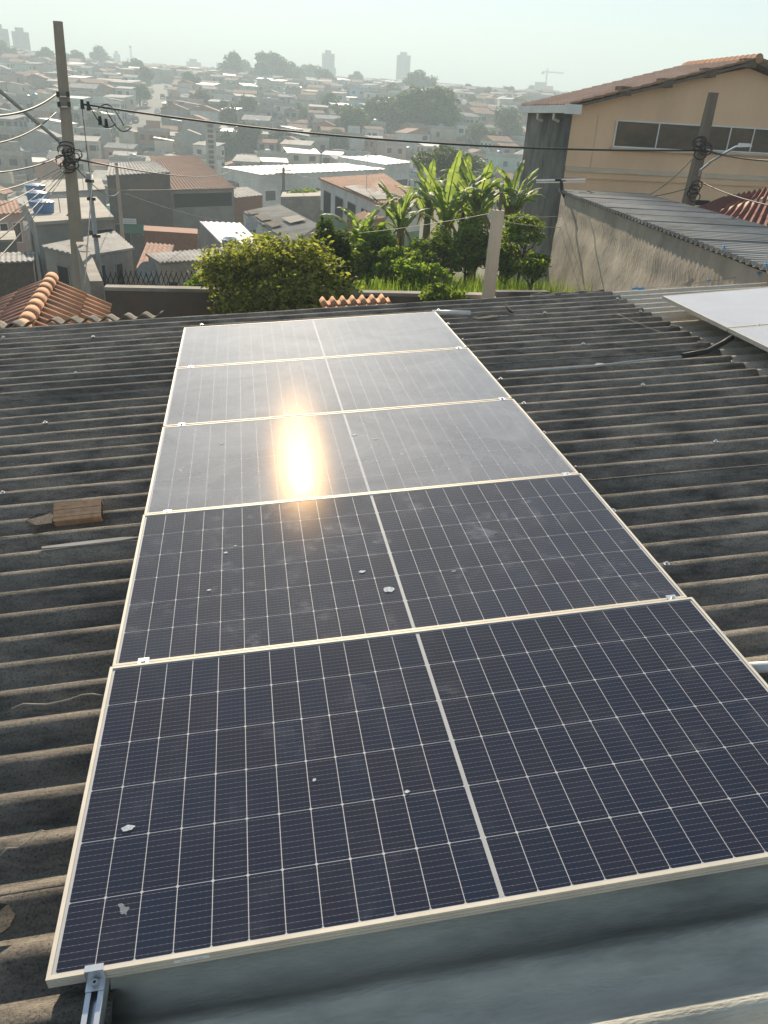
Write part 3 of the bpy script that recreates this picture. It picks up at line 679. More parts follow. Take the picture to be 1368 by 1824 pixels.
def building(name, label, corners, z0, wall='grey_render', roof='fibre_far', pitch=0.35, amp=0.05, over=0.25, group=None, cat='house', wins=(), wall2=None, split=None):
    c = [atk(*q) for q in corners]; cen = sum(c, Vector()) / 4; z0 = CAM.z + (z0 - CAM.z) * KD; split = None if split is None else CAM.z + (split - CAM.z) * KD
    base = Vector((cen.x, cen.y, z0)); o = empty(name, loc=base); tag(o, label, cat, group)
    c = [q - base for q in c]; cen = cen - base
    ins = []
    for i, q in enumerate(c):
        d = Vector((cen.x - q.x, cen.y - q.y, 0)); 
        ins.append(q + d.normalized() * over * 1.2 if over else q.copy())
    lift = 0.07
    low = [Vector((q.x, q.y, 0)) for q in ins]; topc = [q - Vector((0, 0, lift + 0.03)) for q in ins]
    if wall2 and split is not None:
        zs = split - z0
        midc = [Vector((q.x, q.y, min(zs, t.z - 0.3))) for q, t in zip(ins, topc)]
        mb = MB(); mb.hexa(low + midc); mb.build('wall', M[wall2], o)
        mb = MB(); mb.hexa([q + Vector((0, 0, 0.002)) for q in midc] + topc); mb.build('wall', M[wall], o)
    else:
        mb = MB(); mb.hexa(low + topc); mb.build('wall', M[wall], o)
    mb = MB()
    if pitch: corr_panel(mb, c, pitch, amp, 0.07)
    else: mb.hexa([q - Vector((0, 0, 0.09)) for q in c] + [q + Vector((0, 0, 0.06)) for q in c])
    mb.build('roof', M[roof], o)
    # windows: (side, s0, s1, top drop, height, kind); side 0 = near, 1 = right, 3 = left
    for (sd_, s0, s1, dz, hh, kd) in wins:
        dz *= KD; hh *= KD
        a, b = ins[sd_], ins[(sd_ + 1) % 4]
        d = (Vector((b.x, b.y, 0)) - Vector((a.x, a.y, 0))); nn = Vector((d.y, -d.x, 0)).normalized()
        p0_, p1_ = a.lerp(b, s0), a.lerp(b, s1)
        for nm, g, pr, mm in (('window', 0.06, 0.035, 'white_paint' if kd == 'w' else 'concrete'), ('pane', 0.0, 0.045, 'pane' if kd == 'w' else 'dark')):
            mb = MB(); dn = d.normalized() * g
            zt0, zt1 = p0_.z - dz + g, p1_.z - dz + g
            A_ = p0_ - dn; B_ = p1_ + dn
            lo = Vector((0, 0, -1)) * (hh + 2 * g)
            q0 = Vector((A_.x, A_.y, zt0)); q1_ = Vector((B_.x, B_.y, zt1))
            mb.hexa([q0 + lo - nn * .05, q1_ + lo - nn * .05, q1_ + lo + nn * pr, q0 + lo + nn * pr, q0 - nn * .05, q1_ - nn * .05, q1_ + nn * pr, q0 + nn * pr])
            if nm == 'window': par = mb.build('window', M[mm], o)
            else: mb.build('pane', M[mm], par)
    return o
def tank(loc, r, h, label, m='blue_tank'):
    o = empty('water_tank', loc=loc); tag(o, label, 'water tank', 'water tanks on nearby roofs')
    mb = MB(); mb.tube([(0, 0, 0), (0, 0, h * 0.5), (0, 0, h)], r * 0.86, 18, r2=r); mb.build('body', M[m], o, smooth=False)
    mb = MB(); mb.tube([(0, 0, h), (0, 0, h + 0.05)], r * 1.06, 18); mb.tube([(0, 0, h + 0.05), (0, 0, h + 0.16)], r * 1.0, 18, r2=r * 0.35); mb.build('lid', M[m], o)
    return o

building('house', 'brown tiled house with open loft under its single slope roof', [(303, 338, 50), (420, 335, 51), (347, 276, 62), (266, 278, 61)], -2.6, 'grey_render', 'clay_brown', 0.30, 0.05, 0.3, wins=[(0, .04, .96, .25, .75, 'o'), (0, .62, .98, 2.3, 1.3, 'o'), (3, .2, .45, 1.5, 1.1, 'o')])
hb = building('house', 'dark rendered flat house with green awning beside the brown tiled house', [(189, 312, 49), (303, 306, 49.5), (272, 286, 58), (196, 290, 58)], -2.6, 'dark_render', 'fibre_far', 0.35, 0.05, 0.1, wins=[(0, .05, .28, 2.6, 1.2, 'o')])
wq = atk(238, 405, 48.4)
aw = empty('awning', loc=wq); aw.scale = (KD, KD, KD); tag(aw, 'dark green awning on the dark flat house', 'awning')
mb = MB(); mb.hexa([(-.62, -.75, -.25), (.62, -.75, -.25), (.62, .1, .1), (-.62, .1, .1), (-.62, -.75, -.2), (.62, -.75, -.2), (.62, .1, .2), (-.62, .1, .2)]); mb.build('canvas', M['awning'], aw)
mb = MB(); mb.box(-.6, -.56, -.72, .1, -.3, -.26); mb.box(.56, .6, -.72, .1, -.3, -.26); mb.build('arm', M['steel'], aw)
sg = empty('shop_sign', loc=atk(231, 394, 48.4)); sg.scale = (KD, KD, KD); tag(sg, 'small white signboard above the green awning', 'sign')
mb = MB(); mb.box(-.36, .36, -.08, 0, -.14, .14); mb.build('board', M['white_paint'], sg)
mb = MB()
for i in range(2):
    for j in range(9): mb.box(-.30 + j * .067, -.25 + j * .067, -.084, -.08, -.09 + i * .1, -.03 + i * .1)
mb.build('print', M['grey_pipe'], sg)
building('house', 'grey flat roofed house carrying two blue water tanks', [(62, 398, 27), (203, 388, 28), (172, 352, 37), (42, 358, 36)], -0.4, 'grey_render', 'slab', 0, 0, 0.15, wins=[(0, .66, .98, .35, .55, 'o'), (3, .3, .5, .8, .8, 'o')])
tank(atk(68, 366, 33), 0.58, 0.67, 'blue water tank nearer the left on the grey flat roof'); tank(atk(79, 384, 30), 0.58, 0.67, 'blue water tank standing forward on the grey flat roof')
building('house', 'grey house with sagging fibre cement gable beside the tall pole', [(74, 438, 22), (150, 457, 21), (240, 442, 23.5), (205, 412, 28)], 0.2, 'grey_render', 'fibre_far', 0.25, 0.03, 0.1, wins=[(1, .15, .35, .3, .5, 'o'), (0, .3, .55, .4, .5, 'o'), (1, .6, .72, .35, .9, 'o')])
building('house', 'low grey block shed with corrugated sheet roof in front of the bush', [(282, 467, 20), (408, 460, 21), (402, 440, 24.5), (259, 452, 23)], 0.4, 'concrete', 'fibre_far', 0.177, 0.03, 0.12, cat='shed', wins=[(0, .1, .22, .5, .5, 'o')])
building('house', 'small grey house with bright white metal roof', [(398, 438, 25), (462, 431, 26.5), (427, 397, 33), (355, 394, 31.5)], -0.6, 'grey_render', 'metal_roof', 0.4, 0.03, 0.05)
lh = building('house', 'long low house with patchy corrugated roof and whitewashed side', [(519, 434, 28), (568, 401, 31.5), (497, 364, 41), (432, 377, 37.5)], -0.8, 'white_render', 'fibre_far', 0.3, 0.04, 0.1, wins=[(3, .25, .32, .35, .7, 'w'), (3, .55, .6, .35, .7, 'o')])
building('house', 'unfinished grey walled house between patchy roof and green house', [(500, 352, 45), (576, 350, 44), (574, 341, 52), (503, 343, 52)], -2.0, 'concrete', 'slab', 0, 0, 0.0, wins=[(0, .25, .48, 1.9, 1.5, 'o'), (0, .62, .9, 1.9, 1.6, 'o')])
gh = building('house', 'green and white house with half collapsed clay tile roof', [(672, 362, 34), (757, 357, 37), (683, 309, 47), (566, 317, 44)], -1.5, 'white_render', 'clay_far', 0.3, 0.045, 0.35, wins=[(3, .08, .22, .5, 1.05, 'o'), (3, .32, .46, .5, 1.05, 'o'), (3, .55, .68, .5, 1.05, 'o'), (3, .78, .92, .5, 1.05, 'o'), (3, .42, .56, 3.6, 1.1, 'o')], wall2='green_render', split=2.1)
mp = building('house', 'small brick shack with blue plank side below the green house', [(618, 390, 30), (655, 393, 29), (690, 388, 33), (650, 376, 35)], -0.9, 'brick', 'clay_far', 0.3, 0.05, 0.12)
building('house', 'orange brick wall stub house in front of the dark flat house', [(256, 412, 36), (352, 418, 35), (352, 409, 38), (256, 403, 39)], -1.5, 'brick', 'brick', 0, 0, 0.0)
building('house', 'clay tiled hip house between the brick stub and the shed', [(243, 478, 23.5), (300, 470, 24), (310, 436, 30), (262, 432, 31)], -0.4, 'grey_render', 'clay_dark', 0.25, 0.04, 0.1)
building('house', 'low orange brick house with pale sheet roof right of the brown tiled house', [(419, 352, 54), (468, 347, 54), (440, 333, 62), (398, 335, 62)], -2.8, 'brick', 'fibre_far', 0.4, 0.04, 0.1)
building('factory', 'long pale factory hall with white metal roof', [(462, 311, 82), (686, 301, 84), (634, 290, 104), (392, 297, 100)], -5.0, 'white_render', 'metal_roof', 0.8, 0.04, 0.2, cat='factory', wins=[(0, .04 + .12 * k, .12 + .12 * k, 1.5, .9, 'w') for k in range(8)] + [(3, .2, .5, 1.2, 1.6, 'w')])
building('factory', 'taller pale factory block with ribbon windows right of the hall', [(684, 293, 86), (731, 289, 88), (676, 277, 112), (601, 279, 108)], -5.0, 'white_render', 'metal_roof', 0.8, 0.04, 0.2, cat='factory', wins=[(0, .05, .95, 1.6, .8, 'w'), (3, .1, .9, 1.4, .8, 'w')])
tank(atk(411, 455, 21.5), 0.35, 0.61, 'small blue tank on the corrugated shed beside the bush')
tank(atk(66, 352, 48), 0.80, 0.96, 'blue water tank seen past the pole, farther off on a white roof')
building('house', 'low timber walled shed with pale sheet roof at the left picture edge', [(-60, 470, 23), (60, 464, 24), (62, 448, 29), (-60, 452, 28)], 0.0, 'timber', 'fibre_far', 0.25, 0.03, 0.1, cat='shed')
building('house', 'plain grey walled house behind the timber shed at the left edge', [(-80, 432, 33), (30, 428, 34), (26, 412, 41), (-80, 416, 40)], -1.2, 'grey_render', 'slab', 0, 0, 0.1, wins=[(0, .5, .65, .6, .8, 'o'), (0, .8, .92, .6, .8, 'o')])
building('house', 'dusty pink house with clay roof near the left edge past the tanks', [(-70, 385, 44), (40, 378, 45), (30, 356, 54), (-70, 360, 53)], -2.0, 'pink_r', 'clay_far', 0.35, 0.05, 0.2, wins=[(0, .6, .72, .5, .9, 'w'), (0, .82, .94, .5, .9, 'w')])
building('house', 'white walled flat house behind the two blue tanks', [(60, 345, 50), (188, 338, 51), (180, 318, 60), (75, 322, 59)], -2.6, 'white_render', 'slab', 0, 0, 0.1)
def patch(par, corners, quad, m, lift=0.09):
    c = [atk(*q) for q in corners]; n = (c[1] - c[0]).cross(c[3] - c[0]).normalized(); n = n if n.z > 0 else -n
    pts = []
    for (x, y) in quad:
        r = ray(x, y); t = (c[0] + n * lift - CAM).dot(n) / r.dot(n); pts.append(CAM + r * t - Vector(par.location))
    mb = MB(); corr_panel(mb, pts, 0.177, 0.02, 0.02, 60); return mb.build('roof_patch', M[m], par)
GH = [(672, 362, 34), (757, 357, 37), (683, 309, 47), (566, 317, 44)]
patch(gh, GH, [(664, 355), (712, 354), (676, 324), (612, 332)], 'fibre_far'); patch(gh, GH, [(690, 349), (748, 351), (732, 342), (684, 340)], 'clay_brown', 0.14)
LH = [(519, 434, 28), (568, 401, 31.5), (497, 364, 41), (432, 377, 37.5)]
for q_ in ([(452, 383), (470, 381), (486, 390), (466, 393)], [(470, 396), (490, 393), (503, 400), (484, 405)], [(440, 377), (456, 374), (464, 379), (447, 382)]): patch(lh, LH, q_, 'dark_render', 0.10)
patch(lh, LH, [(500, 388), (530, 383), (545, 391), (516, 397)], 'slab', 0.10)
def antenna(x, y, d, h, label):
    p = at(x, y, d); o = empty('roof_antenna', loc=p); tag(o, label, 'antenna', 'roof antennas')
    mb = MB(); mb.tube([(0, 0, -.3), (0, 0, h)], 0.025, 5); mb.build('mast', M['steel'], o)
    mb = MB(); mb.tube([(-.45, 0, h - .1), (.5, .1, h - .1)], 0.016, 4)
    for k in range(5): xx = -.4 + .2 * k; mb.tube([(xx, -.28 + .03 * k, h - .1), (xx, .28 - .03 * k, h - .1)], 0.01, 4)
    mb.build('element', M['steel'], o)
for (x, y, d, h, l) in [(652, 345, 62, 2.6, 'thin antenna on the collapsed clay roof of the green house'), (230, 300, 84, 2.2, 'antenna on the sheet roof of the dark flat house'), (150, 345, 82, 2.0, 'antenna on the white flat house past the tall pole'), (540, 350, 74, 1.6, 'antenna on the unfinished grey house'), (110, 398, 48, 1.5, 'antenna on the front edge of the tank house')]: antenna(x, y, d, h, l)
def dish(x, y, d, label):
    p = at(x, y, d); o = empty('satellite_dish', loc=p, rz=R(20)); tag(o, label, 'satellite dish', 'satellite dishes'); mb = MB(); vs = [(0, .12, 0)]; n = 14
    for k in range(n): a = 2 * math.pi * k / n; vs.append((.4 * math.cos(a), -.02, .4 * math.sin(a)))
    mb.add(vs, [(0, 1 + k, 1 + (k + 1) % n) for k in range(n)]); mb.build('bowl', M['grey_pipe'], o, smooth=True); mb = MB(); mb.tube([(0, .1, 0), (0, .3, -.2), (0, .3, -.6)], .03, 5); mb.tube([(0, .1, -.3), (0, -.35, -.05)], .015, 4); mb.build('bracket', M['steel'], o)
dish(262, 483, 34, 'grey satellite dish behind the wire fence'); dish(130, 392, 46, 'grey satellite dish on the tank house'); dish(448, 398, 50, 'grey satellite dish on the small white roofed house')
# concrete tower
ct = atk(378, 305, 68); tw = empty('concrete_tower', loc=ct); tag(tw, 'slender pale concrete lattice tower behind the brown tiled house', 'tower')
htw = (atk(378, 218, 68).z - ct.z) / KD; tw.scale = (KD, KD, KD)
mb = MB(); mb.box(-.38, .38, -.38, .38, -4, htw); mb.build('shaft', M['white_render'], tw)
for k in range(9):
    mb = MB(); zc = htw * (0.06 + 0.105 * k); mb.box(-.20, .20, -.43, -.382, zc, zc + 0.22); mb.build('recess', M['grey_render'], tw)
mb = MB(); mb.box(-.46, .46, -.46, .46, htw, htw + .12); mb.build('cap', M['concrete'], tw)

# ------------------------------------------------------------------ rough grey building on the right
GL = at(1003, 342, 20.0); zt = GL.z
def at_z(x, y, z):
    r = ray(x, y); return CAM + r * ((z - CAM.z) / r.z)
GR = at_z(1368, 480, zt); dirw = (GR - GL); dirw.z = 0; dlen = dirw.length; dirw.normalize()
GR = GL + dirw * (dlen + 3.0); nrmw = Vector((-dirw.y, dirw.x, 0)); 
if nrmw.x < 0: nrmw = -nrmw
gb = empty('grey_building', loc=(GL.x, GL.y, 0)); tag(gb, 'rough grey stuccoed building with corrugated roof at the right', 'building')
o_ = Vector((GL.x, GL.y, 0))
foot = [GL - o_, GR - o_, GR + nrmw * 1.9 - o_, GL + nrmw * 1.9 - o_]
batter = -nrmw * 0.12
# wall face, subdivided and uneven, with the two ledges of the render
mb = MB(); nx, nz = 70, 26; vs = []
for i in range(nz + 1):
    zz_ = lerp(1.5, zt - 0.03, i / nz)
    for j in range(nx + 1):
        p = GL.lerp(GR, j / nx) - o_; t = j / nx
        led = 0.03 if zz_ > zt - 0.42 + 0.05 * math.sin(t * 9) else 0.0
        led += 0.03 if zz_ < zt - 0.75 + 0.08 * math.sin(t * 6 + 1) else 0.0
        q = Vector((p.x, p.y, zz_)) - nrmw * (led + 0.016 * noise.noise(Vector((j * 0.35, i * 0.4, 5.0))) + 0.008 * noise.noise(Vector((j * 1.1, i * 1.3, 9.0))) + (zt - zz_) * 0.035)
        vs.append(q)
fs = [(i * (nx + 1) + j, i * (nx + 1) + j + 1, (i + 1) * (nx + 1) + j + 1, (i + 1) * (nx + 1) + j) for i in range(nz) for j in range(nx)]
mb.add(vs, fs); mb.build('wall', M['stucco'], gb, smooth=True)
mb = MB(); mb.hexa([Vector((q.x, q.y, 0)) + nrmw * 0.02 * s for q, s in zip(foot, (1, 1, 0, 0))] + [Vector((q.x, q.y, zt - 0.04)) + nrmw * 0.02 * s for q, s in zip(foot, (1, 1, 0, 0))]); mb.build('wall', M['stucco'], gb)
rise = 0.0
mb = MB(); c4 = [GL - o_ - nrmw * 0.12, GR - o_ - nrmw * 0.12, GR - o_ + nrmw * 2.0, GL - o_ + nrmw * 2.0]
c4 = [Vector((q.x, q.y, zt + 0.03 + (rise if i > 1 else 0))) for i, q in enumerate(c4)]
nl, nr, fr, fl = c4; nn = int((nr - nl).length / 0.177); seg = 8
nrmr = (nr - nl).cross(fl - nl).normalized(); nrmr = nrmr if nrmr.z > 0 else -nrmr
nsh = 6
for s in range((nn + nsh - 1) // nsh):
    mb = MB(); ks = list(range(s * nsh * seg, min(nn, (s + 1) * nsh) * seg + 1)); top = []; bot = []
    for (p, q) in ((nl, nr), (fl, fr)):
        for j in ks:
            b = p.lerp(q, j / (nn * seg)) + nrmr * (0.03 * math.cos(2 * math.pi * j / seg) + 0.003 * (s % 2)); top.append(b + nrmr * 0.004); bot.append(b - nrmr * 0.004)
    k = len(ks); o2 = 2 * k; fs = []
    for j in range(k - 1): fs += [(j, j + 1, j + k + 1, j + k), (o2 + j + 1, o2 + j, o2 + j + k, o2 + j + k + 1), (j + 1, j, o2 + j, o2 + j + 1), (k + j, k + j + 1, o2 + k + j + 1, o2 + k + j)]
    mb.add(top + bot, fs); mb.build('roof_sheet', M['fibre_far'], gb, smooth=True)
# angled vent pipe on its corner
vp = empty('bracket_arm', loc=at(1003, 332, 19.7)); tag(vp, 'black bent arm fixed to the corner of the rough grey building', 'bracket')
pp = [at(1013, 356, 19.7), at(1006, 350, 19.7), at(1001, 338, 19.7), at(1000, 322, 19.7)]
mb = MB(); mb.tube([q - vp.location for q in pp], 0.04, 8); mb.build('arm', M['black'], vp)
mb = MB(); a_, b_ = at(955, 321, 19.7) - vp.location, at(1043, 319, 19.7) - vp.location; mb.tube([a_, b_], 0.018, 6); a_, b_ = at(955, 325, 19.7) - vp.location, at(1043, 324, 19.7) - vp.location; mb.tube([a_, b_], 0.018, 6); mb.build('crossbar', M['rail'], vp)
mb = MB(); q = at(998, 320, 19.7) - vp.location; mb.box(q.x - .12, q.x + .12, q.y - .03, q.y + .03, q.z - .03, q.z + .02); mb.build('clamp', M['black'], vp)
for i, (x, y, l) in enumerate([(1290, 440, 'tiny blue cord knot on the corrugated edge of the grey building'), (1365, 472, 'blue cord knot at the right end of the grey corrugated edge'), (1352, 487, 'blue cord knot on the grey stucco wall near the edge'), (1262, 500, 'blue cord scrap hanging low on the grey stucco wall')]):
    p = at_z(x, y, zt + (0.08 if i < 2 else -0.25)) if i < 2 else GL.lerp(GR, 0) 
    if i >= 2:
        r = ray(x, y); s_ = (GL - CAM).dot(nrmw) / r.dot(nrmw); p = CAM + r * (s_ * 0.985)
    mb = MB(); mb.tube([(-.03, 0, 0), (-.012, -.01, .018), (.006, 0, -.006), (.03, .006, .012)], 0.008, 6); mb.tube([(-.006, 0, 0), (.012, -.01, -.03)], 0.005, 5)
    tag(mb.build('cord_knot', M['blue_cord'], loc=p), l, 'cord', 'blue cord scraps')
mb = MB(); mb.tube([(-.06, 0, 0), (-.02, -.02, .015), (.03, 0, 0), (.08, .01, .01)], 0.011, 6); tag(mb.build('cord_knot', M['blue_cord'], loc=RM @ rp(1135, 515, -0.10)), 'blue cord bundle on the pale sheets at the far roof edge', 'cord', 'blue cord scraps')
mb = MB(); s, e = RM @ rp(1140, 514, -0.1), at_z(1352, 487, zt - 0.2); mb.tube([Vector(s).lerp(e, k / 8) - Vector((0, 0, .02 * math.sin(math.pi * k / 8))) for k in range(9)], 0.003, 5); tag(mb.build('string', M['pale_cable']), 'thin string stretched from the far roof edge along the grey wall', 'string')

# ------------------------------------------------------------------ tan house
HY = 21.0; HC = at(1022, 186, 24.0); HX = HC.x; HY = HC.y; ZE = HC.z
def on_front(x, y, yy=None):
    r = ray(x, y); t = ((HY if yy is None else yy) - CAM.y) / r.y; return CAM + r * t
rg = on_front(1335, 112); RX, RZ = rg.x, rg.z; HD = 3.3; HR = RX + (RX - HX)
th = empty('house', loc=(HX, HY, 0)); tag(th, 'tan rendered house with clay gable roof above the grey building', 'house')
Zb = -1.0
gy = [(0, Zb), (HR - HX, Zb), (HR - HX, ZE), (RX - HX, RZ - 0.12), (0, ZE)]
mb = MB(); mb.add([(x, 0, z) for x, z in gy] + [(x, HD, z) for x, z in gy], [(0, 1, 2, 3, 4), (9, 8, 7, 6, 5), (0, 5, 6, 1), (1, 6, 7, 2), (2, 7, 8, 3), (3, 8, 9, 4), (4, 9, 5, 0)]); mb.build('wall', M['tan'], th)
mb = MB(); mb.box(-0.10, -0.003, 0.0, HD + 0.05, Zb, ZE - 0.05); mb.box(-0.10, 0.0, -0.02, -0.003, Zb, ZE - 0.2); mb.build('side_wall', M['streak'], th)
zc = on_front(1010, 302).z; zc2 = on_front(1200, 318).z
mb = MB(); z1_, z2_ = on_front(1200, 306).z, on_front(1200, 314).z; mb.box(0.0, HR - HX, -0.10, -0.002, z2_, z1_); mb.build('string_course', M['tan_pale'], th)
mb = MB(); z3_ = on_front(1200, 325).z; mb.box(0.0, HR - HX, -0.06, -0.002, z3_, z2_ - 0.002); mb.build('band', M['tan'], th)
def roof_slope(sgn, name):
    e = HX if sgn < 0 else HR
    ex = (-0.28 if sgn < 0 else HR - HX + 0.28); kx = RX - HX
    ez = ZE - 0.02; kz = RZ + 0.08
    nt_ = 14; mb = MB(); y0, y1 = -0.42, HD + 0.3; ny = int((y1 - y0) / 0.22); seg = 4
    rows = 16; top = []
    up_ = Vector((-(kz - ez) * (1 if ex < kx else -1), 0, abs(kx - ex))).normalized()
    for r_ in range(rows):
        for e_ in (0, 1):
            t = (r_ + e_ * 0.999) / rows
            for j in range(ny * seg + 1):
                p = Vector((lerp(ex, kx, t), y0 + (y1 - y0) * j / (ny * seg), lerp(ez, kz, t)))
                top.append(p + up_ * (0.035 * math.cos(2 * math.pi * j / seg) + (0.02 if e_ == 0 else 0.0)))
    k = ny * seg + 1; fs = []
    for r_ in range(2 * rows - 1):
        for j in range(k - 1): fs.append((r_ * k + j, r_ * k + j + 1, (r_ + 1) * k + j + 1, (r_ + 1) * k + j))
    mb.add(top, fs); rf = mb.build('roof', M['tan_tile'], th)
    mb = MB(); A0 = Vector((ex, y0, ez - 0.16)); mb.hexa([(ex, y0 + .02, ez - .12), (kx, y0 + .02, kz - .12), (kx, y1, kz - .12), (ex, y1, ez - .12), (ex, y0 + .02, ez - .05), (kx, y0 + .02, kz - .05), (kx, y1, kz - .05), (ex, y1, ez - .05)]); mb.build('roof_board', M['timber'], th)
    return rf
roof_slope(-1, 'a'); roof_slope(1, 'b')
for k in range(15):
    mb = MB(); y_ = -0.42 + k * 0.26; mb.tube([(RX - HX, y_, RZ + 0.09), (RX - HX, y_ + 0.28, RZ + 0.07)], 0.12, 8); mb.build('ridge_tile', M['clay'], th)
for (x, y) in ((1105, 162), (1178, 148), (1254, 130), (1325, 113)):
    p = on_front(x, y) - Vector((HX, HY, 0)); mb = MB(); mb.box(p.x - .16, p.x + .16, -0.36, -0.003, p.z - .11, p.z + .10); mb.build('purlin_end', M['timber'], th)
mb = MB(); mb.box(-0.36, -0.22, -0.45, HD + 0.25, ZE - 0.22, ZE - 0.03); mb.box(-0.40, 0.06, -0.46, -0.43, ZE - 0.24, ZE - 0.01); mb.build('gutter', M['white_paint'], th)
for y_ in (0.6, 1.9):
    mb = MB(); mb.tube([(-0.29, y_, ZE - 0.2), (-0.29, y_, ZE - 0.36), (-0.12, y_, ZE - 0.42)], 0.04, 8); mb.build('downpipe', M['white_paint'], th)
def tan_window(x0, y0, x1, y1, mull, nm='window'):
    a = on_front(x0, y0) - Vector((HX, HY, 0)); b = on_front(x1, y1) - Vector((HX, HY, 0))
    za, zb = a.z, b.z; f = 0.035
    fr = MB(); fr.box(a.x, b.x, -.05, -.003, zb, zb + f); fr.box(a.x, b.x, -.05, -.003, za - f, za); fr.box(a.x, a.x + f, -.05, -.003, zb + f, za - f); fr.box(b.x - f, b.x, -.05, -.003, zb + f, za - f)
    fo = fr.build('window', M['white_paint'], th)
    xs = [a.x + f] + [lerp(a.x, b.x, m_) for m_ in mull] + [b.x - f]
    for m_ in mull:
        q = MB(); xm = lerp(a.x, b.x, m_); q.box(xm - .015, xm + .015, -.045, -.003, zb + f, za - f); q.build('mullion', M['white_paint'], fo)
    for i in range(len(xs) - 1):
        q = MB(); q.box(xs[i] + .016, xs[i + 1] - .016, -.02, -.003, zb + f, za - f); q.build('pane', M['pane_reflections'], fo)
    q = MB(); q.box(a.x - .06, b.x + .06, -.13, -.003, zb - .06, zb - .002); q.build('sill', M['tan_pale'], fo)
tan_window(1098, 213, 1240, 270, [0.5]); tan_window(1256, 222, 1450, 279, [0.22, 0.42])
def shut():
    a = on_front(1140, 352) - Vector((HX, HY, 0)); b = on_front(1176, 368) - Vector((HX, HY, 0)); w_ = b.x - a.x
    q = MB(); q.box(a.x + w_ * .25, a.x + w_ * .75, -.03, -.003, b.z, a.z); fo = q.build('window', M['pane'], th)
    for s0 in (0.0, 0.76):
        for k in range(6):
            q = MB(); z_ = lerp(b.z, a.z, (k + .1) / 6); q.box(a.x + w_ * s0, a.x + w_ * (s0 + .24), -.06, -.02, z_, z_ + (a.z - b.z) / 6 * .8); q.build('slat', M['white_paint'], fo)
    a = on_front(1238, 356) - Vector((HX, HY, 0)); b = on_front(1262, 366) - Vector((HX, HY, 0)); q = MB(); q.box(a.x, b.x, -.02, -.003, b.z, a.z); q.build('window', M['dark'], th)
shut()
mb = MB(); mb.box(on_front(1066, 202).x - HX, on_front(1066, 202).x - HX + .02, -.012, -.002, on_front(1062, 300).z, on_front(1066, 205).z); mb.build('cable_duct', M['tan_pale'], th)
# red tiled roof lower right
rq = [at(1222, 380, 17), at(1440, 440, 14), at(1440, 318, 19.5), at(1290, 352, 20)]
rh = empty('house', loc=(rq[0].x, rq[0].y, 0)); tag(rh, 'house with dark red tiled roof between the grey building and the tan house', 'house')
o3 = Vector((rq[0].x, rq[0].y, 0)); c = [q - o3 for q in rq]
mb = MB(); corr_panel(mb, [c[0], c[1], c[2], c[3]], 0.22, 0.035, 0.08); mb.build('roof', M['red_roof'], rh)
mb = MB(); mb.hexa([Vector((q.x, q.y, 0)) for q in c] + [Vector((q.x, q.y, q.z - 0.12)) for q in c]); mb.build('wall', M['tan'], rh)

# ------------------------------------------------------------------ poles and cables
def pole(base, top, r0, r1, m, label, sq=False):
    o = empty('utility_pole', loc=base); tag(o, label, 'utility pole')
    t = Vector(top) - Vector(base); mb = MB()
    if sq:
        mb.hexa([(-r0, -r0 * .7, 0), (r0, -r0 * .7, 0), (r0, r0 * .7, 0), (-r0, r0 * .7, 0), (t.x - r1, t.y - r1 * .7, t.z), (t.x + r1, t.y - r1 * .7, t.z), (t.x + r1, t.y + r1 * .7, t.z), (t.x - r1, t.y + r1 * .7, t.z)])
    else: mb.tube([(0, 0, 0), t * .5, t], r0, 14, r2=r1)
    mb.build('shaft', M[m], o); return o, t
DPL = 20.0
pb = at(140, 515, DPL); pb = pb - Vector((0, 0, 1.6)); ptop = at(103, 38, DPL)
lp, lt = pole(pb, ptop, 0.16, 0.085, 'concrete_pole', 'tall brown concrete pole with cables at the left', True)
def hang(o, pts, r, m, nm):
    mb = MB(); mb.tube([q - Vector(o.location) for q in pts], r, 6); return mb.build(nm, M[m], o)
for (x, y) in ((112, 168), (114, 186), (121, 270), (123, 290)):
    for s in (-1, 1):
        q = at(x + s * 9, y, DPL - 0.15) - pb; mb = MB(); mb.tube([q - Vector((0, 0, .05)), q, q + Vector((0, 0, .05))], 0.035, 8); mb.build('insulator', M['insul'], lp)
    q0, q1_ = at(x - 10, y + 4, DPL - .12) - pb, at(x + 12, y + 4, DPL - .12) - pb; mb = MB(); mb.tube([q0, q1_], 0.025, 6); mb.build('bracket', M['steel'], lp)
for k in range(7):   # service drop coils
    q = at(112 + random.uniform(0, 22), 262 + k * 6, DPL - .2) - pb; mb = MB(); n = 14
    mb.tube([q + Vector((.16 * math.cos(a * 2 * math.pi / n), -.05 + .1 * math.sin(a * 1.1), .11 * math.sin(a * 2 * math.pi / n))) for a in range(n + 1)], 0.014, 5, caps=False); mb.build('cable_coil', M['cable'], lp)
# street lamp arm from that pole going up left
arm = [at(110, 262, DPL - .2), at(104, 250, DPL - .2), at(70, 222, DPL - .8), at(30, 188, DPL - 1.5), at(-40, 128, DPL - 2.6)]
o = hang(lp, arm, 0.04, 'grey_pipe', 'lamp_arm')
# slim metal post
sp0, sp1 = at(180, 495, 15.5), at(157, 308, 15.5)
so_, st_ = pole(sp0 - Vector((0, 0, 1.5)), sp1, 0.045, 0.04, 'grey_pipe', 'slim grey metal service post right of the tall left pole')
for (x, y) in ((160, 322), (163, 354), (172, 420)):
    q = at(x, y, 15.4) - Vector(so_.location); mb = MB(); mb.box(q.x - .07, q.x + .07, q.y - .05, q.y, q.z - .025, q.z + .025); mb.build('bracket', M['insul'], so_)
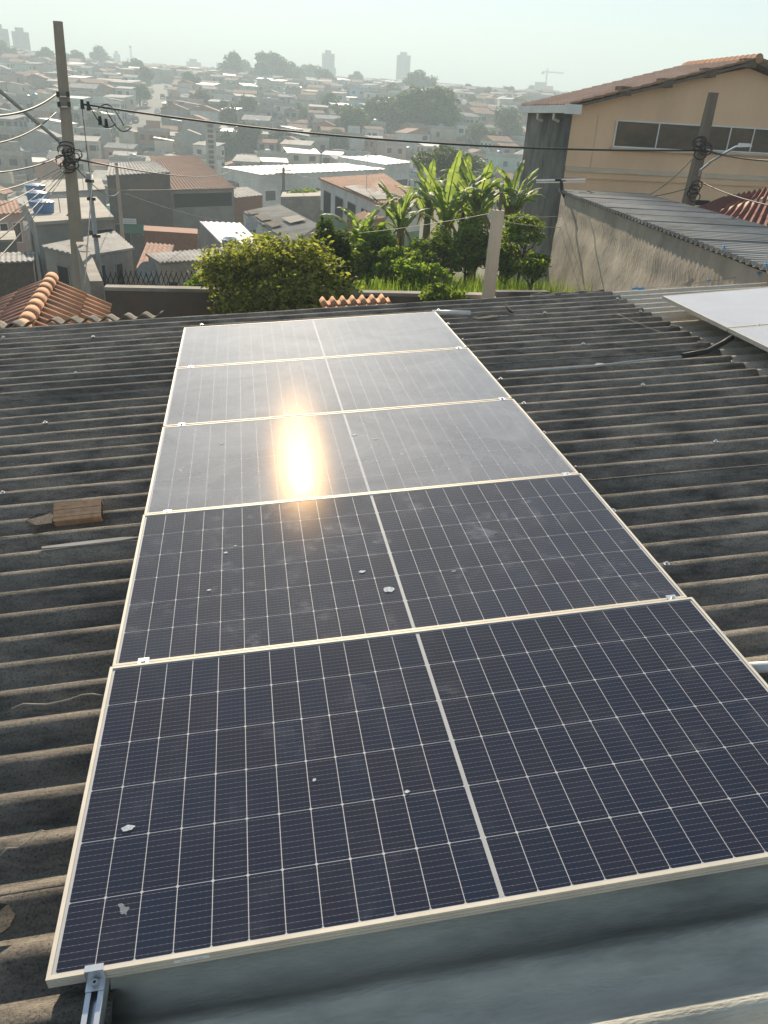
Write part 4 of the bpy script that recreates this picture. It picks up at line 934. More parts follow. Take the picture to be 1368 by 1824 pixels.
# far poles
o, t = pole(at(218, 418, 64) - Vector((0, 0, .8)), at(207, 290, 64), 0.15, 0.11, 'concrete_pole', 'short concrete pole in front of the dark flat house'); 
mb = MB(); q = at(212, 340, 64) - Vector(o.location); mb.box(q.x - .8, q.x + .8, q.y - .06, q.y + .02, q.z - .05, q.z + .05); mb.build('crossarm', M['wood_pole'], o)
o, t = pole(at(505, 352, 96), at(505, 298, 96), 0.17, 0.14, 'wood_pole', 'wooden pole with crossarm in front of the factory hall')
for yy_ in (303, 309):
    mb = MB(); q = at(505, yy_, 95.7) - Vector(o.location); mb.box(q.x - .9, q.x + .9, q.y - .06, q.y, q.z - .05, q.z + .05); mb.build('crossarm', M['wood_pole'], o)
# right pole with street light
DPR = 20.5
rb0, rt0 = at(1216, 398, DPR), at(1271, 165, DPR)
rpole, _ = pole(rb0 - Vector((0, 0, 1.5)), rt0, 0.15, 0.09, 'wood_pole', 'weathered pole with curved street light arm before the tan house', True)
la = [at(1243, 312, DPR - .1), at(1248, 303, DPR - .2), at(1266, 288, DPR - .4), at(1292, 272, DPR - .8), at(1310, 262, DPR - 1), at(1322, 259, DPR - 1.1)]
hang(rpole, la, 0.03, 'rail', 'lamp_arm')
q = at(1327, 258, DPR - 1.15) - Vector(rpole.location); mb = MB(); mb.hexa([(q.x - .14, q.y - .06, q.z - .05), (q.x + .14, q.y - .06, q.z - .03), (q.x + .14, q.y + .06, q.z - .03), (q.x - .14, q.y + .06, q.z - .05), (q.x - .12, q.y - .05, q.z + .03), (q.x + .1, q.y - .05, q.z + .03), (q.x + .1, q.y + .05, q.z + .03), (q.x - .12, q.y + .05, q.z + .03)]); mb.build('lamp_head', M['white_paint'], rpole)
for k in range(6):
    q = at(1248 + random.uniform(-8, 8), 250 + k * 4 + random.uniform(0, 6), DPR - .2) - Vector(rpole.location); n = 12; mb = MB()
    mb.tube([q + Vector((.15 * math.cos(a * 2 * math.pi / n), -.05, .1 * math.sin(a * 2 * math.pi / n))) for a in range(n + 1)], 0.014, 5, caps=False); mb.build('cable_coil', M['cable'], rpole)
for k in range(4):
    q = at(1236 + random.uniform(-5, 5), 330 + k * 7, DPR - .2) - Vector(rpole.location); n = 12; mb = MB()
    mb.tube([q + Vector((.13 * math.cos(a * 2 * math.pi / n), -.05, .1 * math.sin(a * 2 * math.pi / n))) for a in range(n + 1)], 0.013, 5, caps=False); mb.build('cable_coil', M['cable'], rpole)
def cable(a, b, sag, r, label, m='cable', n=18):
    a, b = at(*a), at(*b); pts = []
    for k in range(n + 1):
        t = k / n; p = a.lerp(b, t); p.z -= sag * 4 * t * (1 - t); pts.append(p)
    mb = MB(); mb.tube(pts, r, 5); return tag(mb.build('cable', M[m], smooth=True), label, 'cable')
cable((148, 186, DPL - .2), (1243, 268, DPR - .2), 0.25, 0.022, 'thick twisted black cable spanning from the left pole to the right pole', n=30)
cable((1250, 266, DPR - .2), (1460, 285, 17), 0.1, 0.02, 'black cable leaving the right pole past the tan house windows')
cable((100, 168, DPL), (-60, 205, 14), 0.15, 0.018, 'upper black cable leaving the left pole past the lamp arm')
cable((100, 200, DPL), (-60, 262, 13), 0.15, 0.012, 'second thin black cable leaving the left pole at the picture edge')
cable((116, 275, DPL), (-60, 310, 14), 0.1, 0.013, 'thin black cable from the coil bracket toward the left edge')
for i, (y0, y1, l) in enumerate([(292, 352, 'uppermost'), (296, 392, 'second highest'), (300, 432, 'third highest'), (304, 480, 'fourth highest'), (306, 530, 'lowest')]):
    cable((118, y0, DPL), (-70, y1, 12.5), 0.1, 0.009, f'{l} of the pale service wires fanning left from the tall pole', 'pale_cable')
cable((128, 282, DPL), (420, 300, 96), 0.6, 0.022, 'black cable from the tall pole over the brown tiled roof')
cable((128, 290, DPL), (212, 340, 64), 0.5, 0.014, 'sagging black cable between the tall pole and the short concrete pole')
cable((212, 340, 64), (460, 400, 76), 0.5, 0.02, 'sagging cable from the short concrete pole past the open loft')
cable((212, 338, 64), (505, 306, 96), 0.6, 0.02, 'cable from the short concrete pole to the factory crossarm pole')
cable((505, 306, 96), (900, 345, 50), 0.5, 0.015, 'thin cable from the factory crossarm pole behind the banana leaves')
cable((146, 190, DPL - .2), (180, 490, 15.6), -0.3, 0.009, 'thin black wire dropping from the twisted cable to the slim post')
cable((165, 312, 15.5), (150, 520, 12.6), 0.0, 0.010, 'pale wire dropping from the slim post behind the clay gable', 'pale_cable')
cable((884, 384, 12.6), (1004, 384, 19.8), 0.03, 0.006, 'upper thin wire from the square post to the grey building', 'pale_cable')
cable((884, 392, 12.6), (1000, 405, 19.8), 0.03, 0.006, 'lower thin wire from the square post to the grey building', 'pale_cable')
cable((640, 415, 16), (884, 378, 12.6), 0.03, 0.005, 'thin wire crossing the banana plants to the square post', 'pale_cable')
cable((1240, 275, DPR - .2), (1105, 352, 23), 0.35, 0.014, 'pale sagging wire bundle from the right pole to the tan wall', 'pale_cable')
cable((1240, 330, DPR - .2), (1045, 340, 19.5), 0.2, 0.010, 'thin black wire from the right pole to the corrugated ridge')
cable((1245, 322, DPR - .2), (1460, 380, 14), 0.1, 0.014, 'black cable from the right pole over the red tiled roof')
cable((1330, 375, 16), (1275, 402, 15), 0.02, 0.010, 'short dark wire lying across the red tiled roof')
# connectors on the thick cable
for i, (x, y) in enumerate(((146, 183), (157, 186), (178, 212), (189, 217))):
    p = at(x, y, DPL - .25); mb = MB(); mb.tube([p + Vector((0, 0, -.12)), p + Vector((0, 0, -.03)), p + Vector((0, 0, .06))], 0.045, 8, r2=0.03); tag(mb.build('cable_splice', M['cable']), ['first', 'second', 'third', 'fourth'][i] + ' black splice counted rightward from the tall pole along the cable', 'splice', 'black cable splices')
for i in range(3):
    pts = [at(160 + i * 6, 190 + i * 3, DPL - .25) + Vector((0.5 * t + .1 * i, 0, .22 * math.sin(math.pi * t) * (1 if i % 2 else -1) - .3 * t)) for t in [k / 10 for k in range(11)]]
    mb = MB(); mb.tube(pts, 0.012, 5); tag(mb.build('cable_loop', M['cable']), ['upper', 'middle', 'lower'][i] + ' slack cable loop hanging at the splices by the tall pole', 'cable loop', 'slack loops at the splices')
# razor-wire like fence above the dark wall
fe = empty('wire_fence', loc=at(190, 500, 13)); tag(fe, 'rusty wire mesh fence standing behind the dark wall at the left', 'fence')
for k in range(22):
    x = 188 + k * 9; a_, b_ = at(x, 512, 14) - fe.location, at(x + 10, 484 + 3 * math.sin(k), 14) - fe.location; c_ = at(x - 10, 484 + 3 * math.sin(k), 14) - fe.location
    mb = MB(); mb.tube([a_, b_], 0.006, 4); mb.tube([a_ + Vector((0, .01, 0)), c_ + Vector((0, .01, 0))], 0.006, 4); mb.build('wire', M['cable'], fe)

# ------------------------------------------------------------------ plants
def leaf_cloud(lobes, n, size, seed, shell=0.55, aspect=0.5):
    rnd = random.Random(seed); mb = MB(); tot = sum(r[0] * r[1] * r[2] for _, r in lobes)
    vs = []; fs = []
    for (c, r) in lobes:
        k = int(n * r[0] * r[1] * r[2] / tot)
        for _ in range(k):
            while True:
                d = Vector((rnd.uniform(-1, 1), rnd.uniform(-1, 1), rnd.uniform(-1, 1)))
                if 0.05 < d.length < 1: break
            d = d.normalized() * (shell + (1 - shell) * rnd.random() ** 0.7) * (0.85 + 0.35 * noise.noise(Vector((d.x * 2.5 + seed, d.y * 2.5, d.z * 2.5))))
            p = Vector((c[0] + d.x * r[0], c[1] + d.y * r[1], c[2] + d.z * r[2]))
            a = Vector((rnd.gauss(0, 1), rnd.gauss(0, 1), rnd.gauss(0, .6))).normalized(); b = a.cross(Vector((rnd.gauss(0, 1), rnd.gauss(0, 1), rnd.gauss(0, 1)))).normalized()
            s = size * rnd.uniform(0.6, 1.3); i = len(vs); nn = a.cross(b) * s * 0.15
            vs += [p - a * s, p + b * s * aspect + nn, p + a * s, p - b * s * aspect + nn]; fs.append((i, i + 1, i + 2)); fs.append((i, i + 2, i + 3))
    mb.add(vs, fs); return mb
def trunk_mb(h, r, seed, limbs=5, spread=1.0):
    rnd = random.Random(seed); mb = MB()
    mb.tube([(0, 0, -0.4), (0.03 * h * rnd.uniform(-1, 1), 0.03 * h, h * .5), (0.05 * h * rnd.uniform(-1, 1), 0, h)], r, 7, r2=r * .55)
    for k in range(limbs):
        a = 2 * math.pi * k / limbs + rnd.random(); z = h * rnd.uniform(.45, .95)
        mb.tube([(0, 0, z), (spread * .45 * math.cos(a), spread * .45 * math.sin(a), z + spread * .35), (spread * .9 * math.cos(a), spread * .9 * math.sin(a), z + spread * .6 + .2)], r * .45, 5, r2=r * .12)
    return mb
def lobes_for(rx, ry, rz, seed, n=9):
    rnd = random.Random(seed); out = [((0, 0, 0), (rx * .7, ry * .7, rz * .75))]
    for k in range(n):
        a = rnd.uniform(0, 2 * math.pi); e = rnd.uniform(-.5, 1); q = math.sqrt(max(0, 1 - e * e)); s = rnd.uniform(.14, .46) if n > 10 else rnd.uniform(.28, .5)
        out.append(((rx * .68 * q * math.cos(a), ry * .68 * q * math.sin(a), rz * .68 * e), (rx * s, ry * s, rz * s)))
    return out
def plant(name, label, cat, base, cz, rx, ry, rz, n, size, m, seed, r=0.08, group=None, shell=.5, nl=9):
    o = empty(name, loc=base); tag(o, label, cat, group)
    mb = leaf_cloud([((c[0], c[1], c[2] + cz), rr_) for c, rr_ in lobes_for(rx, ry, rz, seed, nl)], n, size, seed, shell); mb.build('crown', M[m], o)
    trunk_mb(cz * .8, r, seed, 6, rx * .8).build('trunk', M['bark'], o, smooth=True); return o
# big bush behind the panels
b0 = at(485, 560, 12.0); b0.z = 1.0
plant('fruit_tree', 'dense yellow-green fruit tree behind the far panel edge', 'tree', b0, 2.98, 1.28, 1.0, 1.06, 19000, 0.042, 'leaf_bush', 3, 0.07, nl=34, shell=.25)
b1 = at(583, 500, 13.0); b1.z = 1.0
plant('leafy_tree', 'narrow darker leafy tree at the right side of the fruit tree', 'tree', b1, 3.1, 0.42, 0.5, 0.95, 6500, 0.055, 'leaf_dark', 5, 0.05)
b2 = at(375, 480, 13.6); b2.z = 1.0
plant('leafy_bush', 'light green bush sprigs at the left of the fruit tree', 'bush', b2, 2.75, 0.5, 0.4, 0.34, 1700, 0.06, 'leaf_lime', 8, 0.03)
def gz(x, y): return tz(x, y)
bush_specs = [((655, 455, 18), 1.0, .75, .6, .75, 3800, .075, 'leaf_lime', 'bright lime bush left of the banana plants'),
              ((625, 470, 17), 1.0, .45, .45, .6, 1500, .075, 'leaf_mid', 'mid green bush between the fruit tree and lime bush'),
              ((705, 478, 17), .6, .7, .5, .45, 2200, .06, 'leaf_mid', 'low bush with yellowish tips below the small banana plant'),
              ((770, 462, 18.5), .9, .65, .5, .7, 2600, .06, 'leaf_mid', 'rounded grey-green shrub in the middle of the overgrown yard'),
              ((745, 492, 16), .5, .7, .4, .35, 1800, .055, 'leaf_lime', 'low pale bush near the dark wall below the bananas'),
              ((935, 415, 17.5), 1.2, .6, .45, .38, 1100, .06, 'leaf_mid', 'loose twiggy bush before the streaked side wall'),
              ((908, 462, 18), .9, .55, .45, .42, 1500, .06, 'leaf_mid', 'dense green bush right of the square post'),
              ((950, 478, 16.5), .7, .5, .4, .3, 1500, .05, 'leaf_mid', 'green creeper mound beside the rough grey building'),
              ((835, 440, 20), 1.2, .8, .7, .9, 2800, .07, 'leaf_mid', 'tangled vine covered shrub under the tall bananas'),
              ((790, 527, 12.4), .15, .36, .3, .22, 1100, .045, 'leaf_mid', 'small green creeper spilling over the yard wall'),
              ((800, 298, 100), 3.0, 4.6, 4, 2.1, 3600, .26, 'leaf_dark', 'dark round tree behind the banana plants'),
              ((545, 348, 80), .9, 1.8, 1.3, .9, 1400, .17, 'leaf_mid', 'small rounded tree behind the unfinished grey house')]
for i, (p, cz, rx, ry, rz, n, s, m, l) in enumerate(bush_specs):
    c = at(*p); plant('bush' if p[2] < 40 else 'round_tree', l, 'bush' if p[2] < 40 else 'tree', c - Vector((0, 0, cz)), cz, rx, ry, rz, n, s, m, 20 + i, .04 if p[2] < 40 else .15)
# banana plants
def banana_leaf(seed, m, torn=True):
    rnd = random.Random(seed); mb = MB(); n = 20; Ln, Wd = 1.0, 0.082
    bend = rnd.uniform(.3, 1.5); pts = []; p = Vector((0, 0, 0)); a = R(84)
    for i in range(n + 1):
        pts.append((p.copy(), a)); a -= bend / n * (0.3 + 1.6 * i / n); p = p + Vector((math.cos(a), 0, math.sin(a))) * (Ln / n)
    for side in (-1, 1):
        i = 3
        while i < n:
            j = min(n, i + rnd.randint(1, 3)) if torn else n
            vs = []; fs = []; drop = rnd.uniform(0, .9)
            for k in range(i, j + 1):
                t = (k - 3) / (n - 3); w_ = Wd * (math.sin(math.pi * min(1, .1 + t * .92)) ** .55) if t < 1 else 0.01
                q, aa = pts[k]; nn = Vector((-math.sin(aa), 0, math.cos(aa)))
                e = 0.012 if k in (i, j) and torn else 0
                sd2 = Vector((0, side, 0)) * (w_ - e); vs += [q, q + sd2 * .5 + nn * w_ * (.28 - drop * .2), q + sd2 + nn * w_ * (.30 - drop)]
            for k in range(j - i):
                for c in range(2): fs.append((k * 3 + c, (k + 1) * 3 + c, (k + 1) * 3 + c + 1, k * 3 + c + 1))
            mb.add(vs, fs); i = j
    mb.tube([q for q, _ in pts], .012, 5, r2=.003)
    return mb.mesh('banana_leaf', M[m], True)
BL = [banana_leaf(100 + k, 'banana') for k in range(9)]; BD = [banana_leaf(200 + k, 'banana_dry') for k in range(2)]
def banana(base, h, nleaf, llen, seed, label, lean=0.0):
    rnd = random.Random(seed); o = empty('banana_plant', loc=base, rz=rnd.uniform(0, 6)); tag(o, label, 'banana plant', 'banana plants in the overgrown yard')
    mb = MB(); mb.tube([(0, 0, -.3), (0, 0, h * .5), (0, 0, h)], .14, 9, r2=.07); mb.build('stalk', M['stalk'], o, smooth=True)
    for k in range(nleaf):
        az = k * 2.4 + rnd.uniform(-.3, .3); up_ = rnd.uniform(0.0, 0.55) if k % 4 else rnd.uniform(.4, .95); s = llen * rnd.uniform(.75, 1.15)
        link('banana_leaf', rnd.choice(BL), o, mw=Matrix.Translation((0, 0, h * (.55 + .45 * rnd.random()))) @ Matrix.Rotation(az, 4, 'Z') @ Matrix.Rotation(up_, 4, 'Y') @ Matrix.Diagonal((s, s * 1.15, s, 1)))
    for k in range(5):
        az = rnd.uniform(0, 6.28); link('banana_leaf', rnd.choice(BD), o, mw=Matrix.Translation((0, 0, h - .12)) @ Matrix.Rotation(az, 4, 'Z') @ Matrix.Rotation(R(130), 4, 'Y') @ Matrix.Diagonal((llen * .6, llen * .5, llen * .6, 1)))
    return o
for i, (x, y, d, h, n, l, lab) in enumerate([(712, 440, 19, 1.0, 13, 1.05, 'short banana plant left of the tall clump'), (790, 440, 21, 1.5, 18, 1.45, 'broad banana plant at the front of the tall clump'),
        (760, 410, 24, 1.7, 15, 1.4, 'banana plant at the left back of the tall clump'), (845, 430, 22, 1.9, 18, 1.5, 'tallest banana plant in the middle of the clump'),
        (905, 420, 23, 2.0, 16, 1.45, 'banana plant with ragged leaves reaching the streaked side wall'), (640, 450, 18.5, .5, 6, 1.1, 'small banana plant by the lime bush'), (822, 405, 25, 1.8, 13, 1.35, 'banana plant at the very back of the clump')]):
    p = at(x, y, d); p.z -= h * .55; h += .2; banana(p, h, n + 3, l, 300 + i, lab)
# overgrown yard surface and grass
mb = MB(); ys = []
for i in range(15):
    for j in range(15):
        x = lerp(-1, 9.5, i / 14); y = lerp(11.6, 27, j / 14); ys.append((x, y, lerp(2.9, 1.6, min(1, max(0, (y - 12) / 12))) + .12 * noise.noise(Vector((x * .7, y * .7, 0)))))
mb.add(ys, [(i * 15 + j, (i + 1) * 15 + j, (i + 1) * 15 + j + 1, i * 15 + j + 1) for i in range(14) for j in range(14)]); tag(mb.build('yard_ground', M['soil'], smooth=True), kind='structure')
mb = MB(); rnd = random.Random(5)
for k in range(15000):
    x = rnd.uniform(0.5, 8.4); y = 12.9 + 9 * rnd.random() ** 1.4; z = lerp(2.9, 1.6, min(1, max(0, (y - 12) / 12)))
    hh = rnd.uniform(.35, 1.0) * (1.15 if y < 16 else .9); a = rnd.uniform(0, 6.28); l = Vector((math.cos(a), math.sin(a), 0)) * hh * rnd.uniform(.1, .5); wv = Vector((-math.sin(a), math.cos(a), 0)) * .013
    p = Vector((x, y, z)); mb.add([p - wv, p + wv, p + l * .4 + Vector((0, 0, hh * .6)) + wv * .8, p + l * .4 + Vector((0, 0, hh * .6)) - wv * .8, p + l + Vector((0, 0, hh))], [(0, 1, 2, 3), (3, 2, 4)])
tag(mb.build('grass', M['grass']), 'tall bright grass filling the yard behind the dark wall', 'grass', kind='stuff')

# ------------------------------------------------------------------ hillside town
UC = {}
def unit_box(m):
    if ('b', m) not in UC:
        b = MB(); b.box(-.5, .5, -.5, .5, 0, 1); UC[('b', m)] = b.mesh('wall', M[m])
    return UC[('b', m)]
def unit_gable(m):
    if ('g', m) not in UC:
        b = MB(); t = .08
        b.add([(-.54, -.54, 0), (.54, -.54, 0), (.54, .54, 0), (-.54, .54, 0), (-.54, 0, 1), (.54, 0, 1), (-.54, -.54, -t), (.54, -.54, -t), (.54, .54, -t), (-.54, .54, -t)],
              [(0, 1, 5, 4), (2, 3, 4, 5), (0, 4, 3), (1, 2, 5), (6, 7, 1, 0), (7, 8, 2, 1), (8, 9, 3, 2), (9, 6, 0, 3), (9, 8, 7, 6)]); UC[('g', m)] = b.mesh('roof', M[m])
    return UC[('g', m)]
def unit_flat(m):
    if ('f', m) not in UC:
        b = MB(); b.box(-.51, .51, -.51, .51, 0, .12); b.box(-.51, .51, -.51, -.48, .12, 1); b.box(-.51, .51, .48, .51, .12, 1); b.box(-.51, -.48, -.48, .48, .12, 1); b.box(.48, .51, -.48, .48, .12, 1); UC[('f', m)] = b.mesh('roof', M[m])
    return UC[('f', m)]
def unit_shed(m):
    if ('s', m) not in UC:
        b = MB(); b.hexa([(-.54, -.54, 0), (.54, -.54, 0), (.54, .54, .9), (-.54, .54, .9), (-.54, -.54, .15), (.54, -.54, .15), (.54, .54, 1.05), (-.54, .54, 1.05)]); UC[('s', m)] = b.mesh('roof', M[m])
    return UC[('s', m)]
WALLS = [('white_render', 'white', 8), ('cream', 'cream', 6), ('grey_render', 'grey', 8), ('brick_r', 'orange block', 4), ('mint', 'mint green', 2), ('blue_r', 'pale blue', 2.2), ('pink_r', 'dusty pink', 2), ('concrete', 'bare concrete', 4)]
ROOFS = [('gable', 'clay_far', 'clay gable roof', 7), ('flat', 'slab', 'flat parapet roof', 8), ('shed', 'fibre_far', 'sloping grey sheet roof', 6), ('gable', 'fibre_far', 'grey gable roof', 4), ('shed', 'metal_roof', 'bright metal roof', 2.5)]
def pick(rnd, L_):
    t = rnd.uniform(0, sum(x[-1] for x in L_))
    for x in L_:
        t -= x[-1]
        if t <= 0: return x
    return L_[-1]
ROAD = [hit(232, 262), hit(248, 240), hit(262, 215), hit(275, 185), hit(284, 165), hit(291, 150)]
ROAD = [p for p in ROAD if p]
def near_road(x, y, w_):
    for a, b in zip(ROAD, ROAD[1:]):
        ab = Vector((b.x - a.x, b.y - a.y)); ap = Vector((x - a.x, y - a.y)); t = max(0, min(1, ap.dot(ab) / ab.length_squared)); 
        if (ap - ab * t).length < w_: return True
    return False
TREES = []      # filled below: (x px, y px of foot, radius m)
tree_px = [(12, 120, 8), (85, 125, 7), (135, 128, 8), (180, 128, 11), (240, 140, 7), (415, 150, 11), (436, 150, 10), (470, 155, 9), (490, 155, 14), (520, 157, 10), (555, 158, 11), (580, 163, 9), (634, 163, 8), (748, 178, 10),
    (400, 222, 7), (440, 222, 8), (415, 240, 7), (590, 220, 8), (615, 240, 9), (625, 262, 6), (690, 250, 8), (715, 255, 8), (760, 258, 9), (785, 255, 8), (700, 185, 8), (830, 178, 6), (870, 185, 7), (905, 182, 8), (840, 205, 7), (925, 205, 8), (930, 240, 8), (900, 265, 6), (850, 280, 5),
    (405, 290, 4), (440, 290, 5), (500, 288, 4), (560, 290, 4), (590, 288, 4), (600, 282, 4), (260, 160, 6), (250, 190, 7), (150, 230, 4), (180, 250, 4), (340, 170, 6), (360, 205, 7), (350, 235, 5), (230, 262, 3), (90, 165, 5), (30, 185, 5), (200, 205, 5), (60, 240, 4), (20, 275, 3.5), (160, 285, 3), (530, 225, 6), (655, 205, 6), (665, 215, 7), (810, 230, 6), (945, 175, 6), (960, 215, 6)]
TP = []
for (x, y, r_) in tree_px:
    p = hit(x, y)
    if p is None:
        p = at(x, y, 700); p.z = tz(p.x, p.y)
    TP.append((p, r_ * (.82 if y < 182 else .62 if y < 245 else 1.0), x, y))
BLOCK = [(at(560, 330, 149), 26), (at(480, 330, 152), 26), (at(650, 330, 157), 26), (at(690, 320, 160), 24), (at(330, 330, 90), 16), (at(240, 330, 88), 14)]
spots = []; rnd = random.Random(21)
def free(x, y, s):
    for (a, b, c) in spots:
        if abs(a - x) < (s + c) * .47 and abs(b - y) < (s + c) * .5: return False
    return True
az0, az1 = -21.5, 37.0
cand = []
for k in range(42000):
    a = R(rnd.uniform(az0, az1)); d = math.sqrt(rnd.uniform(60 ** 2, 790 ** 2))
    cand.append((d, a))
cand.sort()
NEAR, FAR = [], []
for d, a in cand:
    x, y = CAM.x + d * math.sin(a), CAM.y + d * math.cos(a); z = tz(x, y)
    X, Yp, _ = px((x, y, z + 2))
    if X < -60 or X > 1010: continue
    if d < 178 and X > 255: continue
    if d < 105 and (X > 180 or Yp > 350): continue
    if X > 720 and d < 185: continue
    s = rnd.uniform(5.0, 8.6) if d > 110 else rnd.uniform(4.8, 7)
    if near_road(x, y, s * .6 + 4) or any((Vector((x, y)) - Vector((p.x, p.y))).length < r_ + s for p, r_ in BLOCK): continue
    if any((Vector((x, y)) - Vector((p.x, p.y))).length < r_ * .85 + 1.5 for p, r_, _, _ in TP): continue
    if not free(x, y, s): continue
    spots.append((x, y, s)); (NEAR if len(NEAR) < 290 else FAR).append((x, y, z, s, d, X, Yp))
    if len(FAR) > 2600: break
TANK_ME = []
for m_ in ('grey_pipe', 'blue_tank'):
    b_ = MB(); b_.tube([(0, 0, 0), (0, 0, .5), (0, 0, 1.0)], .62, 10, r2=.72); b_.tube([(0, 0, 1.0), (0, 0, 1.2)], .74, 10, r2=.3); TANK_ME.append(b_.mesh('water_tank', M[m_]))
BASE_YAW = R(-6)
H = []
for (x, y, z, s, d, X, Yp) in NEAR:
    wl = pick(rnd, WALLS); rf = pick(rnd, ROOFS); hh = rnd.choice([2.8, 3.0, 3.1, 5.2, 5.5, 5.7]) if d > 100 else rnd.choice([3.0, 3.2, 5.4])
    if Yp < 150: hh = 3.2
    dp = s * rnd.uniform(.7, 1.15); wd = s * rnd.uniform(.8, 1.1); yaw = BASE_YAW + rnd.gauss(0, .12) + (math.pi / 2 if rnd.random() < .35 else 0) + (0.35 if X > 600 else 0)
    H.append((X, wl, rf, hh, d, x, y, z, wd, dp, yaw))
H.sort(key=lambda h: h[0])
def region(X, d):
    hor = 'left of the tall pole' if X < 125 else 'right of the tall pole' if X < 290 else 'above the brown tiled house' if X < 430 else 'below the stepped tower' if X < 640 else 'below the slim tower' if X < 800 else 'beside the tan house'
    return hor
ORD = ['first', 'second', 'third', 'fourth', 'fifth', 'sixth', 'seventh', 'eighth', 'ninth', 'tenth', 'eleventh', 'twelfth', 'thirteenth', 'fourteenth', 'fifteenth', 'sixteenth', 'seventeenth']
cnt = {}; keyed = []
for h in H:
    st = 'low' if h[3] < 4 else 'tall'
    key = f"{st} {h[1][1]} house with {h[2][2]} {region(h[0], h[4])}"; cnt.setdefault(key, []).append(h); keyed.append(key)
for key, hs in cnt.items():
    for i, (X, wl, rf, hh, d, x, y, z, wd, dp, yaw) in enumerate(hs):
        lab = key if len(hs) == 1 else f"{key}, {ORD[min(i, 16)]} from left" if len(key.split()) < 14 else f"{key.replace('sloping ', '').replace('parapet ', '').replace('the ', '')}, {ORD[min(i, 16)]} from left"
        o = empty('hillside_house', (x, y, z), yaw); tag(o, lab, 'house', 'houses on the far hillside')
        link('wall', unit_box(wl[0]), o, loc=(0, 0, -1.5), scale=(wd, dp, hh + 1.5))
        if rf[0] == 'gable': link('roof', unit_gable(rf[1]), o, loc=(0, 0, hh + .09), scale=(wd, dp, dp * .17))
        elif rf[0] == 'shed': link('roof', unit_shed(rf[1]), o, loc=(0, 0, hh + .01), scale=(wd, dp, dp * .14))
        else:
            link('roof', unit_flat(rf[1]), o, loc=(0, 0, hh + .005), scale=(wd, dp, .7))
            if rnd.random() < .6: link('water_tank', TANK_ME[rnd.random() < .6], o, loc=(rnd.uniform(-.3, .3) * wd, rnd.uniform(-.1, .3) * dp, hh + .1))
            if rnd.random() < .45: link('roof_room', unit_box(wl[0]), o, loc=(rnd.uniform(-.2, .2) * wd, .18 * dp, hh + .09), scale=(wd * .42, dp * .5, 2.2))
        if hh > 4 and rnd.random() < .5:
            link('balcony', unit_box('slab'), o, loc=(0, -dp / 2 - .5, 2.55), scale=(wd * rnd.uniform(.5, 1.0), 1.0, .18)); link('balcony_rail', unit_box(wl[0]), o, loc=(0, -dp / 2 - .97, 2.73), scale=(wd * .5, .06, .8))
        if rnd.random() < .4: link('lean_to', unit_shed('fibre_far' if rnd.random() < .6 else 'clay_far'), o, loc=(rnd.uniform(-.2, .2) * wd, -dp / 2 - 1.2, 2.2), scale=(wd * rnd.uniform(.4, .8), 2.2, .5))
        fl = max(1, int(round(hh / 2.8)))
        for f in range(fl):
            n = rnd.choice([2, 2, 3])
            for k in range(n):
                if rnd.random() < .15: continue
                for sd_ in (0, 1):
                    if sd_ and rnd.random() < .45: continue
                    ww = rnd.uniform(.9, 1.5); xo = (k + .5) / n - .5 + rnd.uniform(-.05, .05); zz_ = f * 2.75 + 1.0
                    if sd_ == 0: wn = link('window', unit_box('dark'), o, loc=(xo * wd, -dp / 2, zz_), scale=(ww, .12, 1.1))
                    else: wn = link('window', unit_box('dark'), o, loc=((-1 if X > 400 else 1) * wd / 2, xo * dp, zz_), scale=(.12, ww, 1.1))
# the rest of the town, too many to pick apart
keys = [wl[0] for wl in WALLS] + ['clay_far', 'slab', 'fibre_far', 'metal_roof', 'dark']
mb = MB()
for (x, y, z, s, d, X, Yp) in FAR:
    wl = pick(rnd, WALLS); rf = pick(rnd, ROOFS); hh = rnd.choice([2.8, 3.0, 3.2, 5.2, 5.6])
    if d > 620: hh = 3.1
    wd, dp = s * rnd.uniform(.8, 1.1), s * rnd.uniform(.7, 1.15); yaw = BASE_YAW + rnd.gauss(0, .2) + (math.pi / 2 if rnd.random() < .35 else 0)
    mt = Matrix.Translation((x, y, z)) @ Matrix.Rotation(yaw, 4, 'Z')
    def put(me, loc, scl, mk):
        mb.cur = keys.index(mk); k = mt @ Matrix.Translation(loc) @ Matrix.Diagonal((*scl, 1)); mb.add([k @ v.co for v in me.vertices], [tuple(p.vertices) for p in me.polygons])
    put(unit_box(wl[0]), (0, 0, -1.5), (wd, dp, hh + 1.5), wl[0])
    if rf[0] == 'gable': put(unit_gable(rf[1]), (0, 0, hh + .09), (wd, dp, dp * .17), rf[1])
    elif rf[0] == 'shed': put(unit_shed(rf[1]), (0, 0, hh + .01), (wd, dp, dp * .14), rf[1])
    else: put(unit_flat(rf[1]), (0, 0, hh + .005), (wd, dp, .7), rf[1])
    for f in range(max(1, int(round(hh / 2.8)))):
        for k in range(2):
            if rnd.random() < .25: continue
            put(unit_box('dark'), (((k + .5) / 2 - .5) * wd, -dp / 2, f * 2.75 + 1.0), (rnd.uniform(.9, 1.6), .12, 1.1), 'dark')
mb.cur = 0
o = mb.build('distant_houses', [M[k] for k in keys]); tag(o, 'mass of small hazy houses covering the upper far hillside', 'houses', kind='stuff')
